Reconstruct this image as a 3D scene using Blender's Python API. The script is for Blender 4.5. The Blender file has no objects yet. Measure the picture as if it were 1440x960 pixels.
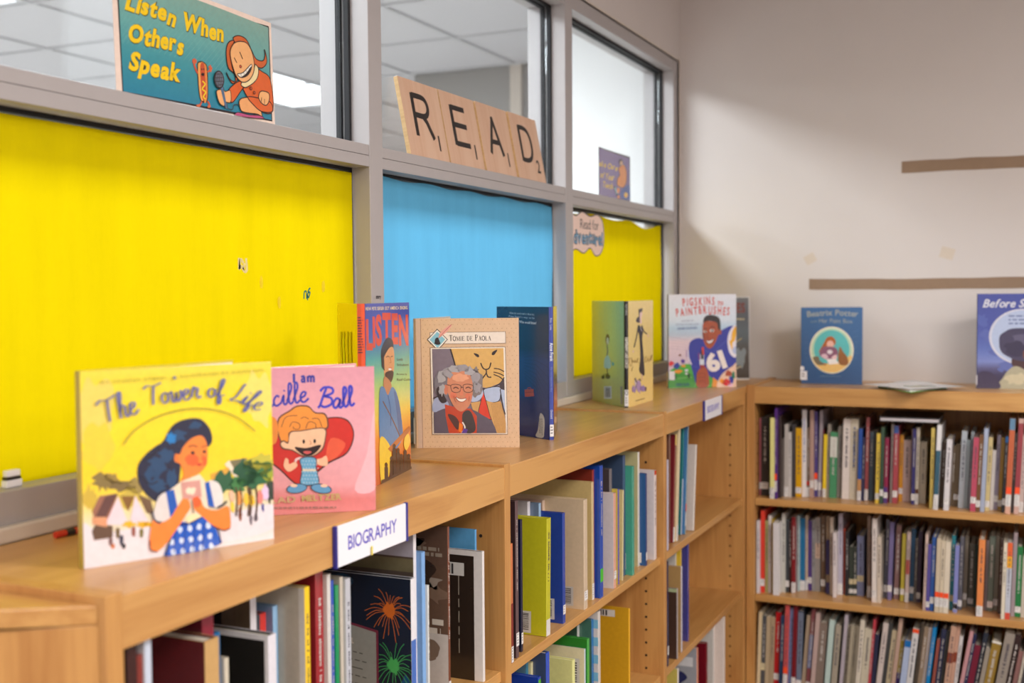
import bpy, math, random
from mathutils import Vector, Matrix
from mathutils.geometry import tessellate_polygon
import numpy as np

SC = bpy.context.scene
COL = SC.collection
random.seed(7)

# ------------------------------------------------------------------ camera
CZ = 1.36                                   # eye height
FPX, YAW, PIT, ROLL = 1602.7, 0.42922, -0.04244, -0.00744
cy_, sy_ = math.cos(YAW), math.sin(YAW)
cp_, sp_ = math.cos(PIT), math.sin(PIT)
def _w(r, d, z):                            # level camera frame -> world
    dd = d*cp_ - z*sp_; zz = d*sp_ + z*cp_
    return Vector((r*cy_ - dd*sy_, r*sy_ + dd*cy_, zz))
Rt0, Fw, Up0 = _w(1, 0, 0), _w(0, 1, 0), _w(0, 0, 1)
cr_, sr_ = math.cos(ROLL), math.sin(ROLL)
CX = cr_*Rt0 + sr_*Up0
CY = -sr_*Rt0 + cr_*Up0
cam_d = bpy.data.cameras.new('camera'); cam = bpy.data.objects.new('camera', cam_d); COL.objects.link(cam)
M = Matrix.Identity(4)
for i in range(3):
    M[i][0] = CX[i]; M[i][1] = CY[i]; M[i][2] = -Fw[i]
M[2][3] = CZ
cam.matrix_world = M
cam_d.sensor_width = 36; cam_d.lens = 36*FPX/1440
cam_d.clip_start = .05; cam_d.clip_end = 60
cam_d.dof.use_dof = True; cam_d.dof.focus_distance = 2.02; cam_d.dof.aperture_fstop = 3.6
SC.camera = cam

# ------------------------------------------------------------------ world, exposure
W = bpy.data.worlds.new('world'); SC.world = W; W.use_nodes = True
W.node_tree.nodes['Background'].inputs[0].default_value = (.75, .8, .9, 1)
W.node_tree.nodes['Background'].inputs[1].default_value = .05
SC.view_settings.view_transform = 'Standard'; SC.view_settings.look = 'None'
SC.view_settings.gamma = 1; SC.view_settings.use_curve_mapping = False
SC.view_settings.exposure = 0.06

def ray(u, v):
    U, V = u-720, v-480
    return _w((U*cr_ + V*sr_)/FPX, 1, -(-U*sr_ + V*cr_)/FPX)
def on(ax, val, u, v):                      # the point of the plane axis=val that the photograph shows at (u, v)
    R = ray(u, v)
    if ax == 2: val = val - CZ
    P = R*(val/R[ax]); P.z += CZ
    return P

# ------------------------------------------------------------------ helpers
def lin(c):
    r = []
    for x in c[:3]:
        x = x/255.
        r.append(x/12.92 if x <= .04045 else ((x+.055)/1.055)**2.4)
    return tuple(r)
def tag(o, label=None, cat=None, group=None, kind=None):
    if label: o['label'] = label
    if cat: o['category'] = cat
    if group: o['group'] = group
    if kind: o['kind'] = kind
    return o
def thing(name, label, cat, loc=(0, 0, 0), rot=(0, 0, 0), group=None):
    o = bpy.data.objects.new(name, None); COL.objects.link(o)
    o.empty_display_size = .05
    o.location = loc; o.rotation_euler = rot
    return tag(o, label, cat, group)

class MB:                                   # collects polygons of one mesh
    def __init__(s): s.v = []; s.f = []; s.c = []
    def face(s, pts, col=None):
        i = len(s.v); s.v += [tuple(p) for p in pts]; s.f.append(list(range(i, i+len(pts))))
        s.c.append(col)
    def box(s, a, b, col=None, ch=0):
        x0, y0, z0 = a; x1, y1, z1 = b
        i = len(s.v)
        s.v += [(x0,y0,z0),(x1,y0,z0),(x1,y1,z0),(x0,y1,z0),(x0,y0,z1),(x1,y0,z1),(x1,y1,z1),(x0,y1,z1)]
        for q in ((0,3,2,1),(4,5,6,7),(0,1,5,4),(1,2,6,5),(2,3,7,6),(3,0,4,7)):
            s.f.append([i+k for k in q]); s.c.append(col)
        return s
    def prism(s, pts, z0, z1, col=None):    # plan polygon (ccw) extruded in z
        n = len(pts); i = len(s.v)
        s.v += [(p[0], p[1], z0) for p in pts] + [(p[0], p[1], z1) for p in pts]
        s.f.append([i+k for k in range(n)][::-1]); s.c.append(col)
        s.f.append([i+n+k for k in range(n)]); s.c.append(col)
        for k in range(n):
            j = (k+1) % n
            s.f.append([i+k, i+j, i+n+j, i+n+k]); s.c.append(col)
        return s
    def build(s, name, mat, parent=None, bevel=0, smooth=False):
        me = bpy.data.meshes.new(name)
        me.from_pydata(s.v, [], s.f)
        if any(c is not None for c in s.c):
            at = me.color_attributes.new('Col', 'FLOAT_COLOR', 'CORNER')
            buf = []
            for f, c in zip(s.f, s.c):
                if c is None: c = (200, 200, 200)
                if isinstance(c[0], (tuple, list)):
                    for k in c: buf += [*lin(k), 1]
                else:
                    buf += [*lin(c), 1]*len(f)
            at.data.foreach_set('color', buf)
        me.materials.append(mat)
        if smooth:
            me.polygons.foreach_set('use_smooth', [True]*len(me.polygons))
        me.update()
        o = bpy.data.objects.new(name, me); COL.objects.link(o)
        if parent: o.parent = parent
        if bevel:
            b = o.modifiers.new('bevel', 'BEVEL'); b.width = bevel; b.segments = 2; b.limit_method = 'ANGLE'
        return o
def box(name, a, b, mat, parent=None, bevel=0, col=None):
    return MB().box(a, b, col).build(name, mat, parent, bevel)
def cyl(m, p, ax, r, h, n=12, col=None):
    i = len(m.v)
    e = [(1,0,0),(0,1,0),(0,0,1)]; A = Vector(e[ax]); B = Vector(e[(ax+1)%3]); C = Vector(e[(ax+2)%3])
    P = Vector(p)
    for k in range(n):
        t = 2*math.pi*k/n; m.v.append(tuple(P + r*(B*math.cos(t)+C*math.sin(t))))
    for k in range(n):
        t = 2*math.pi*k/n; m.v.append(tuple(P + A*h + r*(B*math.cos(t)+C*math.sin(t))))
    m.f.append([i+k for k in range(n)][::-1]); m.c.append(col)
    m.f.append([i+n+k for k in range(n)]); m.c.append(col)
    for k in range(n):
        j = (k+1) % n; m.f.append([i+k, i+j, i+n+j, i+n+k]); m.c.append(col)

# ------------------------------------------------------------------ materials
def new_mat(name):
    m = bpy.data.materials.new(name); m.use_nodes = True
    nt = m.node_tree; return m, nt, nt.nodes['Principled BSDF']
def plain(name, col, rough=.5, noise=.04, scale=30, bump=0, coat=0, metal=0):
    m, nt, b = new_mat(name)
    tc = nt.nodes.new('ShaderNodeTexCoord'); n = nt.nodes.new('ShaderNodeTexNoise')
    n.inputs['Scale'].default_value = scale; n.inputs['Detail'].default_value = 4
    nt.links.new(tc.outputs['Object'], n.inputs['Vector'])
    mx = nt.nodes.new('ShaderNodeMix'); mx.data_type = 'RGBA'
    c = lin(col)
    mx.inputs[6].default_value = (*[x*(1-noise*2) for x in c], 1)
    mx.inputs[7].default_value = (*[min(1, x*(1+noise*2)) for x in c], 1)
    nt.links.new(n.outputs[0], mx.inputs[0]); nt.links.new(mx.outputs[2], b.inputs['Base Color'])
    b.inputs['Roughness'].default_value = rough; b.inputs['Metallic'].default_value = metal
    b.inputs['Coat Weight'].default_value = coat
    if bump:
        bp = nt.nodes.new('ShaderNodeBump'); bp.inputs['Strength'].default_value = bump; bp.inputs['Distance'].default_value = .002
        nt.links.new(n.outputs[0], bp.inputs['Height']); nt.links.new(bp.outputs[0], b.inputs['Normal'])
    return m
def ink(name, rough=.4, coat=0, spec=.5):
    m, nt, b = new_mat(name)
    a = nt.nodes.new('ShaderNodeAttribute'); a.attribute_name = 'Col'
    n = nt.nodes.new('ShaderNodeTexNoise'); n.inputs['Scale'].default_value = 120; n.inputs['Detail'].default_value = 3
    tc = nt.nodes.new('ShaderNodeTexCoord'); nt.links.new(tc.outputs['Object'], n.inputs['Vector'])
    mr = nt.nodes.new('ShaderNodeMapRange'); mr.inputs['To Min'].default_value = .9; mr.inputs['To Max'].default_value = 1.1
    nt.links.new(n.outputs[0], mr.inputs[0])
    hs = nt.nodes.new('ShaderNodeHueSaturation'); nt.links.new(a.outputs[0], hs.inputs['Color']); nt.links.new(mr.outputs[0], hs.inputs['Value'])
    nt.links.new(hs.outputs[0], b.inputs['Base Color'])
    b.inputs['Roughness'].default_value = rough; b.inputs['Coat Weight'].default_value = coat
    b.inputs['Coat Roughness'].default_value = .12; b.inputs['Specular IOR Level'].default_value = spec
    return m
def wood(name, axis, base=(202,152,90), dark=(180,127,69), rough=.34):
    m, nt, b = new_mat(name)
    tc = nt.nodes.new('ShaderNodeTexCoord'); mp = nt.nodes.new('ShaderNodeMapping')
    sc = [9, 9, 9]; sc[axis] = .9
    mp.inputs['Scale'].default_value = sc
    nt.links.new(tc.outputs['Object'], mp.inputs['Vector'])
    n1 = nt.nodes.new('ShaderNodeTexNoise'); n1.inputs['Scale'].default_value = 2.2; n1.inputs['Detail'].default_value = 5; n1.inputs['Distortion'].default_value = 1.2
    nt.links.new(mp.outputs[0], n1.inputs['Vector'])
    mp2 = nt.nodes.new('ShaderNodeMapping'); s2 = [70, 70, 70]; s2[axis] = 2.5; mp2.inputs['Scale'].default_value = s2
    nt.links.new(tc.outputs['Object'], mp2.inputs['Vector'])
    n2 = nt.nodes.new('ShaderNodeTexNoise'); n2.inputs['Scale'].default_value = 3; n2.inputs['Detail'].default_value = 3
    nt.links.new(mp2.outputs[0], n2.inputs['Vector'])
    ad = nt.nodes.new('ShaderNodeMath'); ad.operation = 'ADD'; nt.links.new(n1.outputs[0], ad.inputs[0])
    ml = nt.nodes.new('ShaderNodeMath'); ml.operation = 'MULTIPLY'; ml.inputs[1].default_value = .45
    nt.links.new(n2.outputs[0], ml.inputs[0]); nt.links.new(ml.outputs[0], ad.inputs[1])
    cr = nt.nodes.new('ShaderNodeValToRGB')
    cr.color_ramp.elements[0].position = .5; cr.color_ramp.elements[0].color = (*lin(dark), 1)
    cr.color_ramp.elements[1].position = .85; cr.color_ramp.elements[1].color = (*lin(base), 1)
    nt.links.new(ad.outputs[0], cr.inputs[0]); nt.links.new(cr.outputs[0], b.inputs['Base Color'])
    bp = nt.nodes.new('ShaderNodeBump'); bp.inputs['Strength'].default_value = .08; bp.inputs['Distance'].default_value = .001
    nt.links.new(n2.outputs[0], bp.inputs['Height']); nt.links.new(bp.outputs[0], b.inputs['Normal'])
    b.inputs['Roughness'].default_value = rough; b.inputs['Coat Weight'].default_value = .15; b.inputs['Coat Roughness'].default_value = .3
    return m
def emit(name, col, s):
    m, nt, b = new_mat(name)
    b.inputs['Base Color'].default_value = (*col, 1)
    b.inputs['Emission Color'].default_value = (*col, 1); b.inputs['Emission Strength'].default_value = s
    return m
def paper_mat(name, col, tcol, tmix=.5, crease=18):
    m, nt, b = new_mat(name)
    out = nt.nodes['Material Output']
    tc = nt.nodes.new('ShaderNodeTexCoord'); mp = nt.nodes.new('ShaderNodeMapping'); mp.inputs['Scale'].default_value = (1, 7, .8)
    nt.links.new(tc.outputs['Object'], mp.inputs['Vector'])
    n = nt.nodes.new('ShaderNodeTexNoise'); n.inputs['Scale'].default_value = 4; n.inputs['Detail'].default_value = 6
    nt.links.new(mp.outputs[0], n.inputs['Vector'])
    mp2 = nt.nodes.new('ShaderNodeMapping'); mp2.inputs['Scale'].default_value = (1, 6, 1); nt.links.new(tc.outputs['Object'], mp2.inputs['Vector'])
    n2 = nt.nodes.new('ShaderNodeTexNoise'); n2.inputs['Scale'].default_value = 60; n2.inputs['Detail'].default_value = 3; nt.links.new(mp2.outputs[0], n2.inputs['Vector'])
    ad = nt.nodes.new('ShaderNodeMath'); ad.operation = 'MULTIPLY_ADD'; ad.inputs[1].default_value = .35; nt.links.new(n2.outputs[0], ad.inputs[0]); nt.links.new(n.outputs[0], ad.inputs[2])
    mr = nt.nodes.new('ShaderNodeMapRange'); mr.inputs['From Min'].default_value = .4; mr.inputs['From Max'].default_value = 1.0
    mr.inputs['To Min'].default_value = .945; mr.inputs['To Max'].default_value = 1.055
    nt.links.new(ad.outputs[0], mr.inputs[0])
    hs = nt.nodes.new('ShaderNodeHueSaturation'); hs.inputs['Color'].default_value = (*lin(col), 1); nt.links.new(mr.outputs[0], hs.inputs['Value'])
    hs2 = nt.nodes.new('ShaderNodeHueSaturation'); hs2.inputs['Color'].default_value = (*lin(tcol), 1); nt.links.new(mr.outputs[0], hs2.inputs['Value'])
    df = nt.nodes.new('ShaderNodeBsdfDiffuse'); tr = nt.nodes.new('ShaderNodeBsdfTranslucent')
    nt.links.new(hs.outputs[0], df.inputs[0]); nt.links.new(hs2.outputs[0], tr.inputs[0])
    mx = nt.nodes.new('ShaderNodeMixShader'); mx.inputs[0].default_value = tmix
    nt.links.new(df.outputs[0], mx.inputs[1]); nt.links.new(tr.outputs[0], mx.inputs[2]); nt.links.new(mx.outputs[0], out.inputs[0])
    return m
def glass_mat():
    m, nt, b = new_mat('window glass')
    out = nt.nodes['Material Output']; nt.nodes.remove(b)
    gl = nt.nodes.new('ShaderNodeBsdfGlossy'); gl.inputs['Roughness'].default_value = .02; gl.inputs[0].default_value = (.9, .93, .95, 1)
    tp = nt.nodes.new('ShaderNodeBsdfTransparent'); tp.inputs[0].default_value = (.94, .96, .96, 1)
    fr = nt.nodes.new('ShaderNodeLayerWeight'); fr.inputs[0].default_value = .5
    pw = nt.nodes.new('ShaderNodeMath'); pw.operation = 'POWER'; pw.inputs[1].default_value = 5; nt.links.new(fr.outputs['Facing'], pw.inputs[0])
    ma = nt.nodes.new('ShaderNodeMath'); ma.operation = 'MULTIPLY_ADD'; ma.inputs[1].default_value = .96; ma.inputs[2].default_value = .03; nt.links.new(pw.outputs[0], ma.inputs[0])
    mx = nt.nodes.new('ShaderNodeMixShader'); nt.links.new(ma.outputs[0], mx.inputs[0])
    nt.links.new(tp.outputs[0], mx.inputs[1]); nt.links.new(gl.outputs[0], mx.inputs[2]); nt.links.new(mx.outputs[0], out.inputs[0])
    return m
WX, WY, WZ = wood('oak grain x', 0), wood('oak grain y', 1), wood('oak grain z', 2)
SIDEW = wood('oak side grain', 2, (196,144,82), (172,118,62), .45)
INK = ink('printed ink'); INKG = ink('glossy printed cover', .22, .5); INKM = ink('matte printed paper', .6)
PAGE = ink('page edges', .8)
WALL = plain('painted wall', (209,200,196), .6, .015, 6, .05)
WALL2 = plain('white wall', (214,214,214), .6, .01, 6)
DWALL = plain('grey wall', (150,147,144), .6, .02, 6)
FRAME = plain('grey aluminium frame', (172,166,166), .38, .015, 40, 0, 0)
GASK = plain('black rubber gasket', (16,15,20), .7, .05, 40)
TRIM = plain('beige paint', (208,196,184), .5, .03, 30)
CARPET = plain('carpet', (110,105,100), .95, .2, 300, .4)
TILE = plain('ceiling tile', (204,202,206), .9, .03, 120, .15)
TBAR = plain('ceiling grid bar', (196,195,198), .6, .02, 40)
GLASS = glass_mat()
YEL = paper_mat('yellow paper', (216,194,14), (192,166,2), .5)
BLU = paper_mat('blue paper', (98,164,196), (84,150,184), .5)
PLY = wood('birch ply', 1, (216,180,154), (206,164,136), .6)
PLYE = wood('ply edge', 2, (214,180,128), (186,146,92), .6)
BLACKP = plain('black paint', (38,32,32), .5, .05)
HOLE = plain('dark pin hole', (40,25,14), .9, .05)
TAPE = plain('brown paper strip', (146,120,98), .8, .04, 60, .1)
WHITEP = plain('white plastic', (236,234,240), .35, .01, 20)
NAVYP = plain('navy plastic', (44,42,130), .35, .02, 20)
LAMP1 = emit('lamp diffuser', (1, .96, .9), 3)
LAMP2 = emit('cool lamp diffuser', (.93, .97, 1), 4)

def area(name, loc, sx, sy, power, col, parent=None, rot=(0, 0, 0)):
    l = bpy.data.lights.new(name, 'AREA'); l.shape = 'RECTANGLE'; l.size = sx; l.size_y = sy; l.energy = power; l.color = col
    o = bpy.data.objects.new(name, l); COL.objects.link(o); o.location = loc; o.rotation_euler = rot
    if parent: o.parent = parent
    return o
CEIL1, CEIL2 = 2.62, 2.50
P_ROOM, P_BEY = 65, 34
def troffer(x, y, z, sx, sy, power, col, lab, mat, grp):
    t = thing('ceiling_light', lab, 'ceiling light', (x, y, z), group=grp)
    m = MB(); w = .025
    for a, b in (((-sx/2,-sy/2,-.012),(sx/2,-sy/2+w,.02)), ((-sx/2,sy/2-w,-.012),(sx/2,sy/2,.02)), ((-sx/2,-sy/2+w,-.012),(-sx/2+w,sy/2-w,.02)), ((sx/2-w,-sy/2+w,-.012),(sx/2,sy/2-w,.02))): m.box(a, b)
    m.build('light_frame', TBAR, t)
    box('diffuser', (-sx/2+w, -sy/2+w, -.004), (sx/2-w, sy/2-w, .01), mat, t)
    area('lamp', (0, 0, -.02), sx-.08, sy-.08, power, col, t)
    return t
for x, y, k in ((1.2, -1.2, .9), (1.3, 1.3, 1.05), (3.3, -1.2, 1.0), (3.3, 1.3, .9), (-.5, -1.7, .6)):
    troffer(x, y, CEIL1-.022, 1.2, .6, P_ROOM*k, (1, .952, .91), 'recessed ceiling light panel over the library floor, out of view', LAMP1, 'library ceiling lights')
TX0, TSX, TY0, TSY = -2.36, .595, 3.30, .635
def tilec(i, j): return (TX0 + TSX*(i+.5), TY0 + TSY*(j+.5))
LP = [(0, -2, 1.35), (0, -4, .8), (-3, -2, 1), (-3, 2, 1.1), (-3, -6, 1), (-6, -2, 1.2), (-6, -6, 1.2), (0, -6, 1.4), (-9, -2, 1.2), (-6, 2, 1.2), (-9, 2, 1.2)]  # last three are unseen panels added to brighten the ceiling beyond
for k, (i, j, f) in enumerate(LP):
    x = TX0 + TSX*(i+.5); y = TY0 + TSY*(j+1)
    troffer(x, y, CEIL2+.012, TSX-.02, 2*TSY-.02, P_BEY*f, (.9, .95, 1), {(-3, 2): 'bright ceiling light panel beyond glass, right of the teal poster', (-3, -2): 'bright ceiling light panel beyond glass in the top left corner'}.get((i, j), 'lit ceiling light panel beyond the glass, out of view, some added as fill'), LAMP2, None if i == -3 and j > -3 else 'ceiling lights beyond the glass')
# ------------------------------------------------------------------ the setting
ZT = CZ - .2951                 # top of the cases
XF, XW = -.8121, -1.1245        # front plane of the left cases, face of the window frame
Y1, Y2, YB, YN, YW = 1.7386, 2.6527, 3.5275, .826, 3.86
ZR = .0528
def st(name, a, b, mat, parent=None, bevel=0):
    return tag(box(name, a, b, mat, parent, bevel), kind=None if parent else 'structure')
st('floor', (-1.2, -4, -.1), (5, 4, 0), CARPET)
st('floor_beyond', (-9, -4, -.1), (-1.2, 11, 0), plain('pale bounce floor', (196,192,186), .4, .03, 8))  # unseen floor, made pale to bounce light up onto the ceiling beyond
st('ceiling', (-1.12, -4, CEIL1), (5, YW, CEIL1+.1), TILE)
st('wall_back', (XW+.0045, YW, 0), (5, YW+.12, CEIL1), WALL)
st('wall_right', (4.5, -3.5, 0), (4.6, YW, CEIL1), WALL)
st('wall_front', (-1.12, -3.6, 0), (4.6, -3.5, CEIL1), WALL)
wl = MB(); wx0, wx1 = -1.236, -1.12
wl.box((wx0, -3.5, 2.153), (wx1, YW, CEIL1)); wl.box((wx0, 3.845, 0), (wx1, YW, 2.153))
wl.box((wx0, -3.5, 0), (wx1, .845, 2.153)); wl.box((wx0, .845, 0), (wx1, 3.845, 1.085))
tag(wl.build('wall_left', WALL), kind='structure')
# the room beyond the glass
st('wall_pier', (-1.66, YW, 0), (XW-.0, YW+1.5, CEIL2), WALL2)
st('wall_pier_side', (-2.36, 5.25, 0), (-1.66, 5.4, CEIL2), DWALL)
st('wall_beyond', (-2.95, 5.25, 0), (-2.36, 5.4, CEIL2), DWALL)
st('wall_far', (-9, 9.6, 0), (-2.95, 9.7, CEIL2), WALL2)
st('wall_outer', (-9, -4, 0), (-8.9, 9.6, CEIL2), WALL2)
st('wall_near', (-9, -4, 0), (wx0, -3.9, CEIL2), WALL2)
cj = MB(); cj.box((-2.362-.03, 5.225, 0), (-2.362+.03, 5.25, CEIL2)); tag(cj.build('trim_1', TRIM), kind='structure')
c2 = thing('ceiling_beyond', None, None); c2['kind'] = 'structure'
grid = MB()
lampcells = set()
for i, j, f in LP: lampcells |= {(i, j), (i, j+1)}
tme = None
for i in range(-11, 2):
    for j in range(-11, 11):
        if (i, j) in lampcells: continue
        x, y = tilec(i, j)
        if x + TSX/2 > wx0 + .01: continue
        if tme is None:
            o = box('ceiling_tile', (-TSX/2+.006, -TSY/2+.006, .004), (TSX/2-.006, TSY/2-.006, .02), TILE, c2); tme = o.data
        else:
            o = bpy.data.objects.new('ceiling_tile', tme); COL.objects.link(o); o.parent = c2
        o.location = (x, y, CEIL2)
for i in range(-11, 3): 
    x = TX0 + TSX*i
    if x < wx0: grid.box((x-.009, -3.9, CEIL2-.006), (x+.009, 9.6, CEIL2+.004))
for j in range(-11, 12):
    y = TY0 + TSY*j
    if y < 9.6 and y > -3.9: grid.box((-8.9, y-.009, CEIL2-.0055), (wx0, y+.009, CEIL2+.0035))
grid.build('ceiling_grid', TBAR, c2)
st('ceiling_slab', (-9, -4, CEIL2+.06), (wx0, 9.7, CEIL2+.16), DWALL)
# a grey cabinet seen low through the middle pane
cb = thing('storage_cabinet', 'grey storage cabinet top beyond the glass, behind the wooden letter tiles', 'cabinet', (-4.55, 8.6, 0))
box('cabinet_body', (-.9, -.25, 0), (.7, .25, 2.0), DWALL, cb, .004)
box('cabinet_top', (-.93, -.27, 2.0), (.73, .27, 2.03), FRAME, cb, .004)
for k in (-1, 0, 1): box('cabinet_door', (-.1+k*.53-.26, -.268, .05), (-.1+k*.53+.26, -.25, 1.95), FRAME, cb, .003)

# glazed screen
win = thing('window_1', None, None); win['kind'] = 'structure'
FX0, FX1 = -1.232, XW
MU = [(.848, .897), (1.828, 1.875), (2.806, 2.857), (3.797, 3.845)]
for a, b in MU: box('mullion', (FX0, a, 1.085), (FX1, b, 2.153), FRAME, win, .0015)
for k in range(3):
    a, b = MU[k][1], MU[k+1][0]
    box('transom', (FX0, a, 1.5963), (FX1-.001, b, 1.6170), FRAME, win, .001)
    box('transom', (FX0, a, 1.6176), (FX1-.0016, b, 1.6374), FRAME, win, .001)
    box('frame_head', (FX0, a, 2.115), (FX1-.001, b, 2.153), FRAME, win, .001)
    box('frame_sill', (FX0, a, 1.085), (FX1-.001, b, 1.125), FRAME, win, .001)
    for z0, z1 in ((1.125, 1.5963), (1.6374, 2.115)):
        p = box('pane', (-1.181, a+.004, z0+.004), (-1.175, b-.004, z1-.004), GLASS, win)
        g = MB(); w = .007
        for xa, xb, ww in ((-1.193, -1.1815, w), (-1.1745, -1.163, w)):
            g.box((xa, a, z0), (xb, a+ww, z1)); g.box((xa, b-ww, z0), (xb, b, z1))
            g.box((xa, a+ww, z0), (xb, b-ww, z0+ww)); g.box((xa, a+ww, z1-ww), (xb, b-ww, z1))
        g.build('gasket', GASK, p, .0012)
bt = MB(); bt.box((-1.1245, .845, ZT), (-1.112, 3.86, 1.085)); bt.build('sill_trim', TRIM, win, .003)
cz = MB(); cz.box((XW-.002, .845, 2.153), (XW+.0065, 3.852, 2.159)); cz.box((XW-.002, 3.845, 1.085), (XW+.0065, 3.852, 2.153)); cz.build('frame_edge_bead', TRIM, win, .001)

# sheets of coloured paper taped inside the lower panes
def sheet(name, label, y0, y1, z0, z1, mat, seed, creases=(), topn=None, side=None):
    rnd = random.Random(seed); m = MB(); nx, nz = 70, 26; V = []
    ph = [rnd.random()*6 for _ in range(6)]
    for j in range(nz+1):
        row = []
        for i in range(nx+1):
            t = i/nx; s = j/nz
            y = y0 + (y1-y0)*t; z = z0 + (z1-z0)*s
            if topn and j > nz-3: z += topn(t)*(j-nz+3)/3
            if side and i > nx-2: y += side(s)
            d = .0009*math.sin(9*t+ph[0]+s) + .0007*math.sin(23*t+ph[1]+2*s) + .0004*math.sin(41*t+ph[2])
            for c, h in creases:
                q = (t-c-.02*s)*60
                d += h*math.exp(-q*q)
            row.append((-1.1595 + max(-.0028, d*1.3), y, z))
        V.append(row)
    for j in range(nz):
        for i in range(nx):
            m.face([V[j][i], V[j][i+1], V[j+1][i+1], V[j+1][i]])
    o = m.build(name, mat, None, 0, True)
    # weld so the shading is smooth
    import bmesh
    b = bmesh.new(); b.from_mesh(o.data); bmesh.ops.remove_doubles(b, verts=b.verts, dist=1e-6); b.to_mesh(o.data); b.free()
    return tag(o, label, 'paper')
sheet('paper_sheet', 'large yellow paper sheet covering the lower pane behind the picture books', .898, 1.8225, 1.1255, 1.5865, YEL, 1,
      ((.28, .0013), (.62, .0010), (.815, .0012)))
sheet('paper_sheet', 'light blue paper sheet covering the lower pane below the wooden letter tiles', 1.877, 2.795, 1.1255, 1.588, BLU, 2,
      ((.2, .0008),), lambda t: .002*math.sin(30*t), lambda s: .004*math.sin(9*s+1))
sheet('paper_sheet', 'yellow paper sheet with ragged top edge in the pane nearest the corner', 2.859, 3.765, 1.1255, 1.582, YEL, 3,
      ((.75, .0016),), lambda t: (-.012*math.exp(-((t-.78)*9)**2) - .004*math.sin(17*t)), lambda s: .003*math.sin(12*s))

# ------------------------------------------------------------------ bookcases
def pins(m, y, face, xs, z0, z1):
    z = z0
    while z < z1:
        for x in xs: cyl(m, (x, y, z), 1, .0031, face*.0006, 8)
        z += .0318
SA, SB, SC_ = CZ-.645, CZ-.938, CZ-1.232
def lip(name, ax, d, a, b, b2, mat, parent):     # top board with its deep front edge as one piece
    m = MB(); s = 1 if d[1] > d[0] else -1; F = d[1]
    def P(q, w, z): return (q, w, z) if ax == 0 else (w, q, z)
    prof = [(d[0], ZT-.02), (F-s*.02, ZT-.02), (F-s*.02, ZT-ZR), (F, ZT-ZR), (F, ZT-.0015), (F-s*.0015, ZT), (d[0], ZT)]
    if b == b2: segs = [(a, b, prof)]
    else: segs = [(a, b2, prof), (b2, b, [(d[0], ZT-.02), (F, ZT-.02), (F, ZT-.0015), (F-s*.0015, ZT), (d[0], ZT)])]
    for k, (w0, w1, pr) in enumerate(segs):
        n = len(pr); fl = (ax == 0) != (s < 0)
        for i in range(n):
            p, q = pr[i], pr[(i+1) % n]
            f = [P(p[0], w0, p[1]), P(q[0], w0, q[1]), P(q[0], w1, q[1]), P(p[0], w1, p[1])]
            m.face(f[::-1] if fl else f)
        e0 = [P(p[0], w0, p[1]) for p in pr]; e1 = [P(p[0], w1, p[1]) for p in pr]
        m.face(e0 if fl else e0[::-1]); m.face(e1[::-1] if fl else e1)
    import bmesh
    o = m.build(name, mat, parent); b_ = bmesh.new(); b_.from_mesh(o.data)
    bmesh.ops.remove_doubles(b_, verts=b_.verts, dist=1e-6); bmesh.ops.recalc_face_normals(b_, faces=b_.faces); b_.to_mesh(o.data); b_.free()
    return o
cases = []
def left_case(label, y0, y1, ytop, right_panel, first):
    t = thing('bookcase', label, 'bookcase', (0, 0, 0))
    pw = .0225; yi = y0 + pw
    box('side_panel', (-1.118, y0, 0), (XF+.001, yi, ZT+.005), SIDEW, t, .0012)
    ye = y1
    if right_panel:
        box('side_panel', (-1.108, y1-pw, 0), (XF-.001, y1, ZT-.0205), SIDEW, t, .0012); ye = y1-pw
    lip('top_board', 0, (-1.1115, XF), yi+.0004, ytop-.0004, ye-.0004, WY, t)
    box('back_panel', (-1.117, yi+.0004, .02), (-1.1115, ye-.0004, ZT-.0205), SIDEW, t)
    for z in (SA, SB, SC_):
        box('shelf', (-1.11, yi+.001, z-.0185), (XF-.008, ye-.001, z), WY, t, .0012)
    box('plinth', (XF-.05, yi+.0004, 0), (XF-.035, ye-.0004, .1), WY, t)
    m = MB()
    pins(m, ye-.0002 if right_panel else y1-.0002, -1, (XF-.045, XF-.245), .15, ZT-.09)
    m.build('pin_holes', HOLE, t)['kind'] = 'stuff'
    return t
left_case('oak bookcase nearest the camera, under the yellow-covered picture book', YN, Y1, Y1, False, True)
left_case('middle oak bookcase under the blue paper, between the other two window cases', Y1, Y2, Y2, False, False)
left_case('oak bookcase in the corner, under the standing football player book', Y2, YB-.0005, YW-.001, True, False)
bc = thing('bookcase', 'long oak bookcase along the back wall, its shelves packed with books', 'bookcase')
BX1 = XF + 1.0
box('side_panel', (XF+.0005, YB, 0), (XF+.0262, YW-.001, ZT+.0045), SIDEW, bc, .0012)
box('side_panel', (BX1-.0255, YB, 0), (BX1, YW-.001, ZT+.0045), SIDEW, bc, .0012)
xa, xb = XF+.0266, BX1-.026
lip('top_board', 1, (YW-.001, YB), xa, xb, xb, WX, bc)
box('back_panel', (xa, YW-.009, .02), (xb, YW-.0015, ZT-.0205), SIDEW, bc)
BA, BB, BC = CZ-.6447, CZ-.948, CZ-1.25
for z in (BA, BB, BC): box('shelf', (xa+.0005, YB+.004, z-.022), (xb-.0005, YW-.0095, z), WX, bc, .0012)
box('plinth', (xa, YB+.035, 0), (xb, YB+.05, .09), WX, bc)
m = MB()
for xx, f in ((xa-.0002, 1), (xb+.0002, -1)):
    z = .15
    while z < ZT-.09:
        for y in (YB+.04, YB+.27): cyl(m, (xx, y, z), 0, .0031, f*.0006, 8)
        z += .0318
m.build('pin_holes', HOLE, bc)['kind'] = 'stuff'
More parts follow.
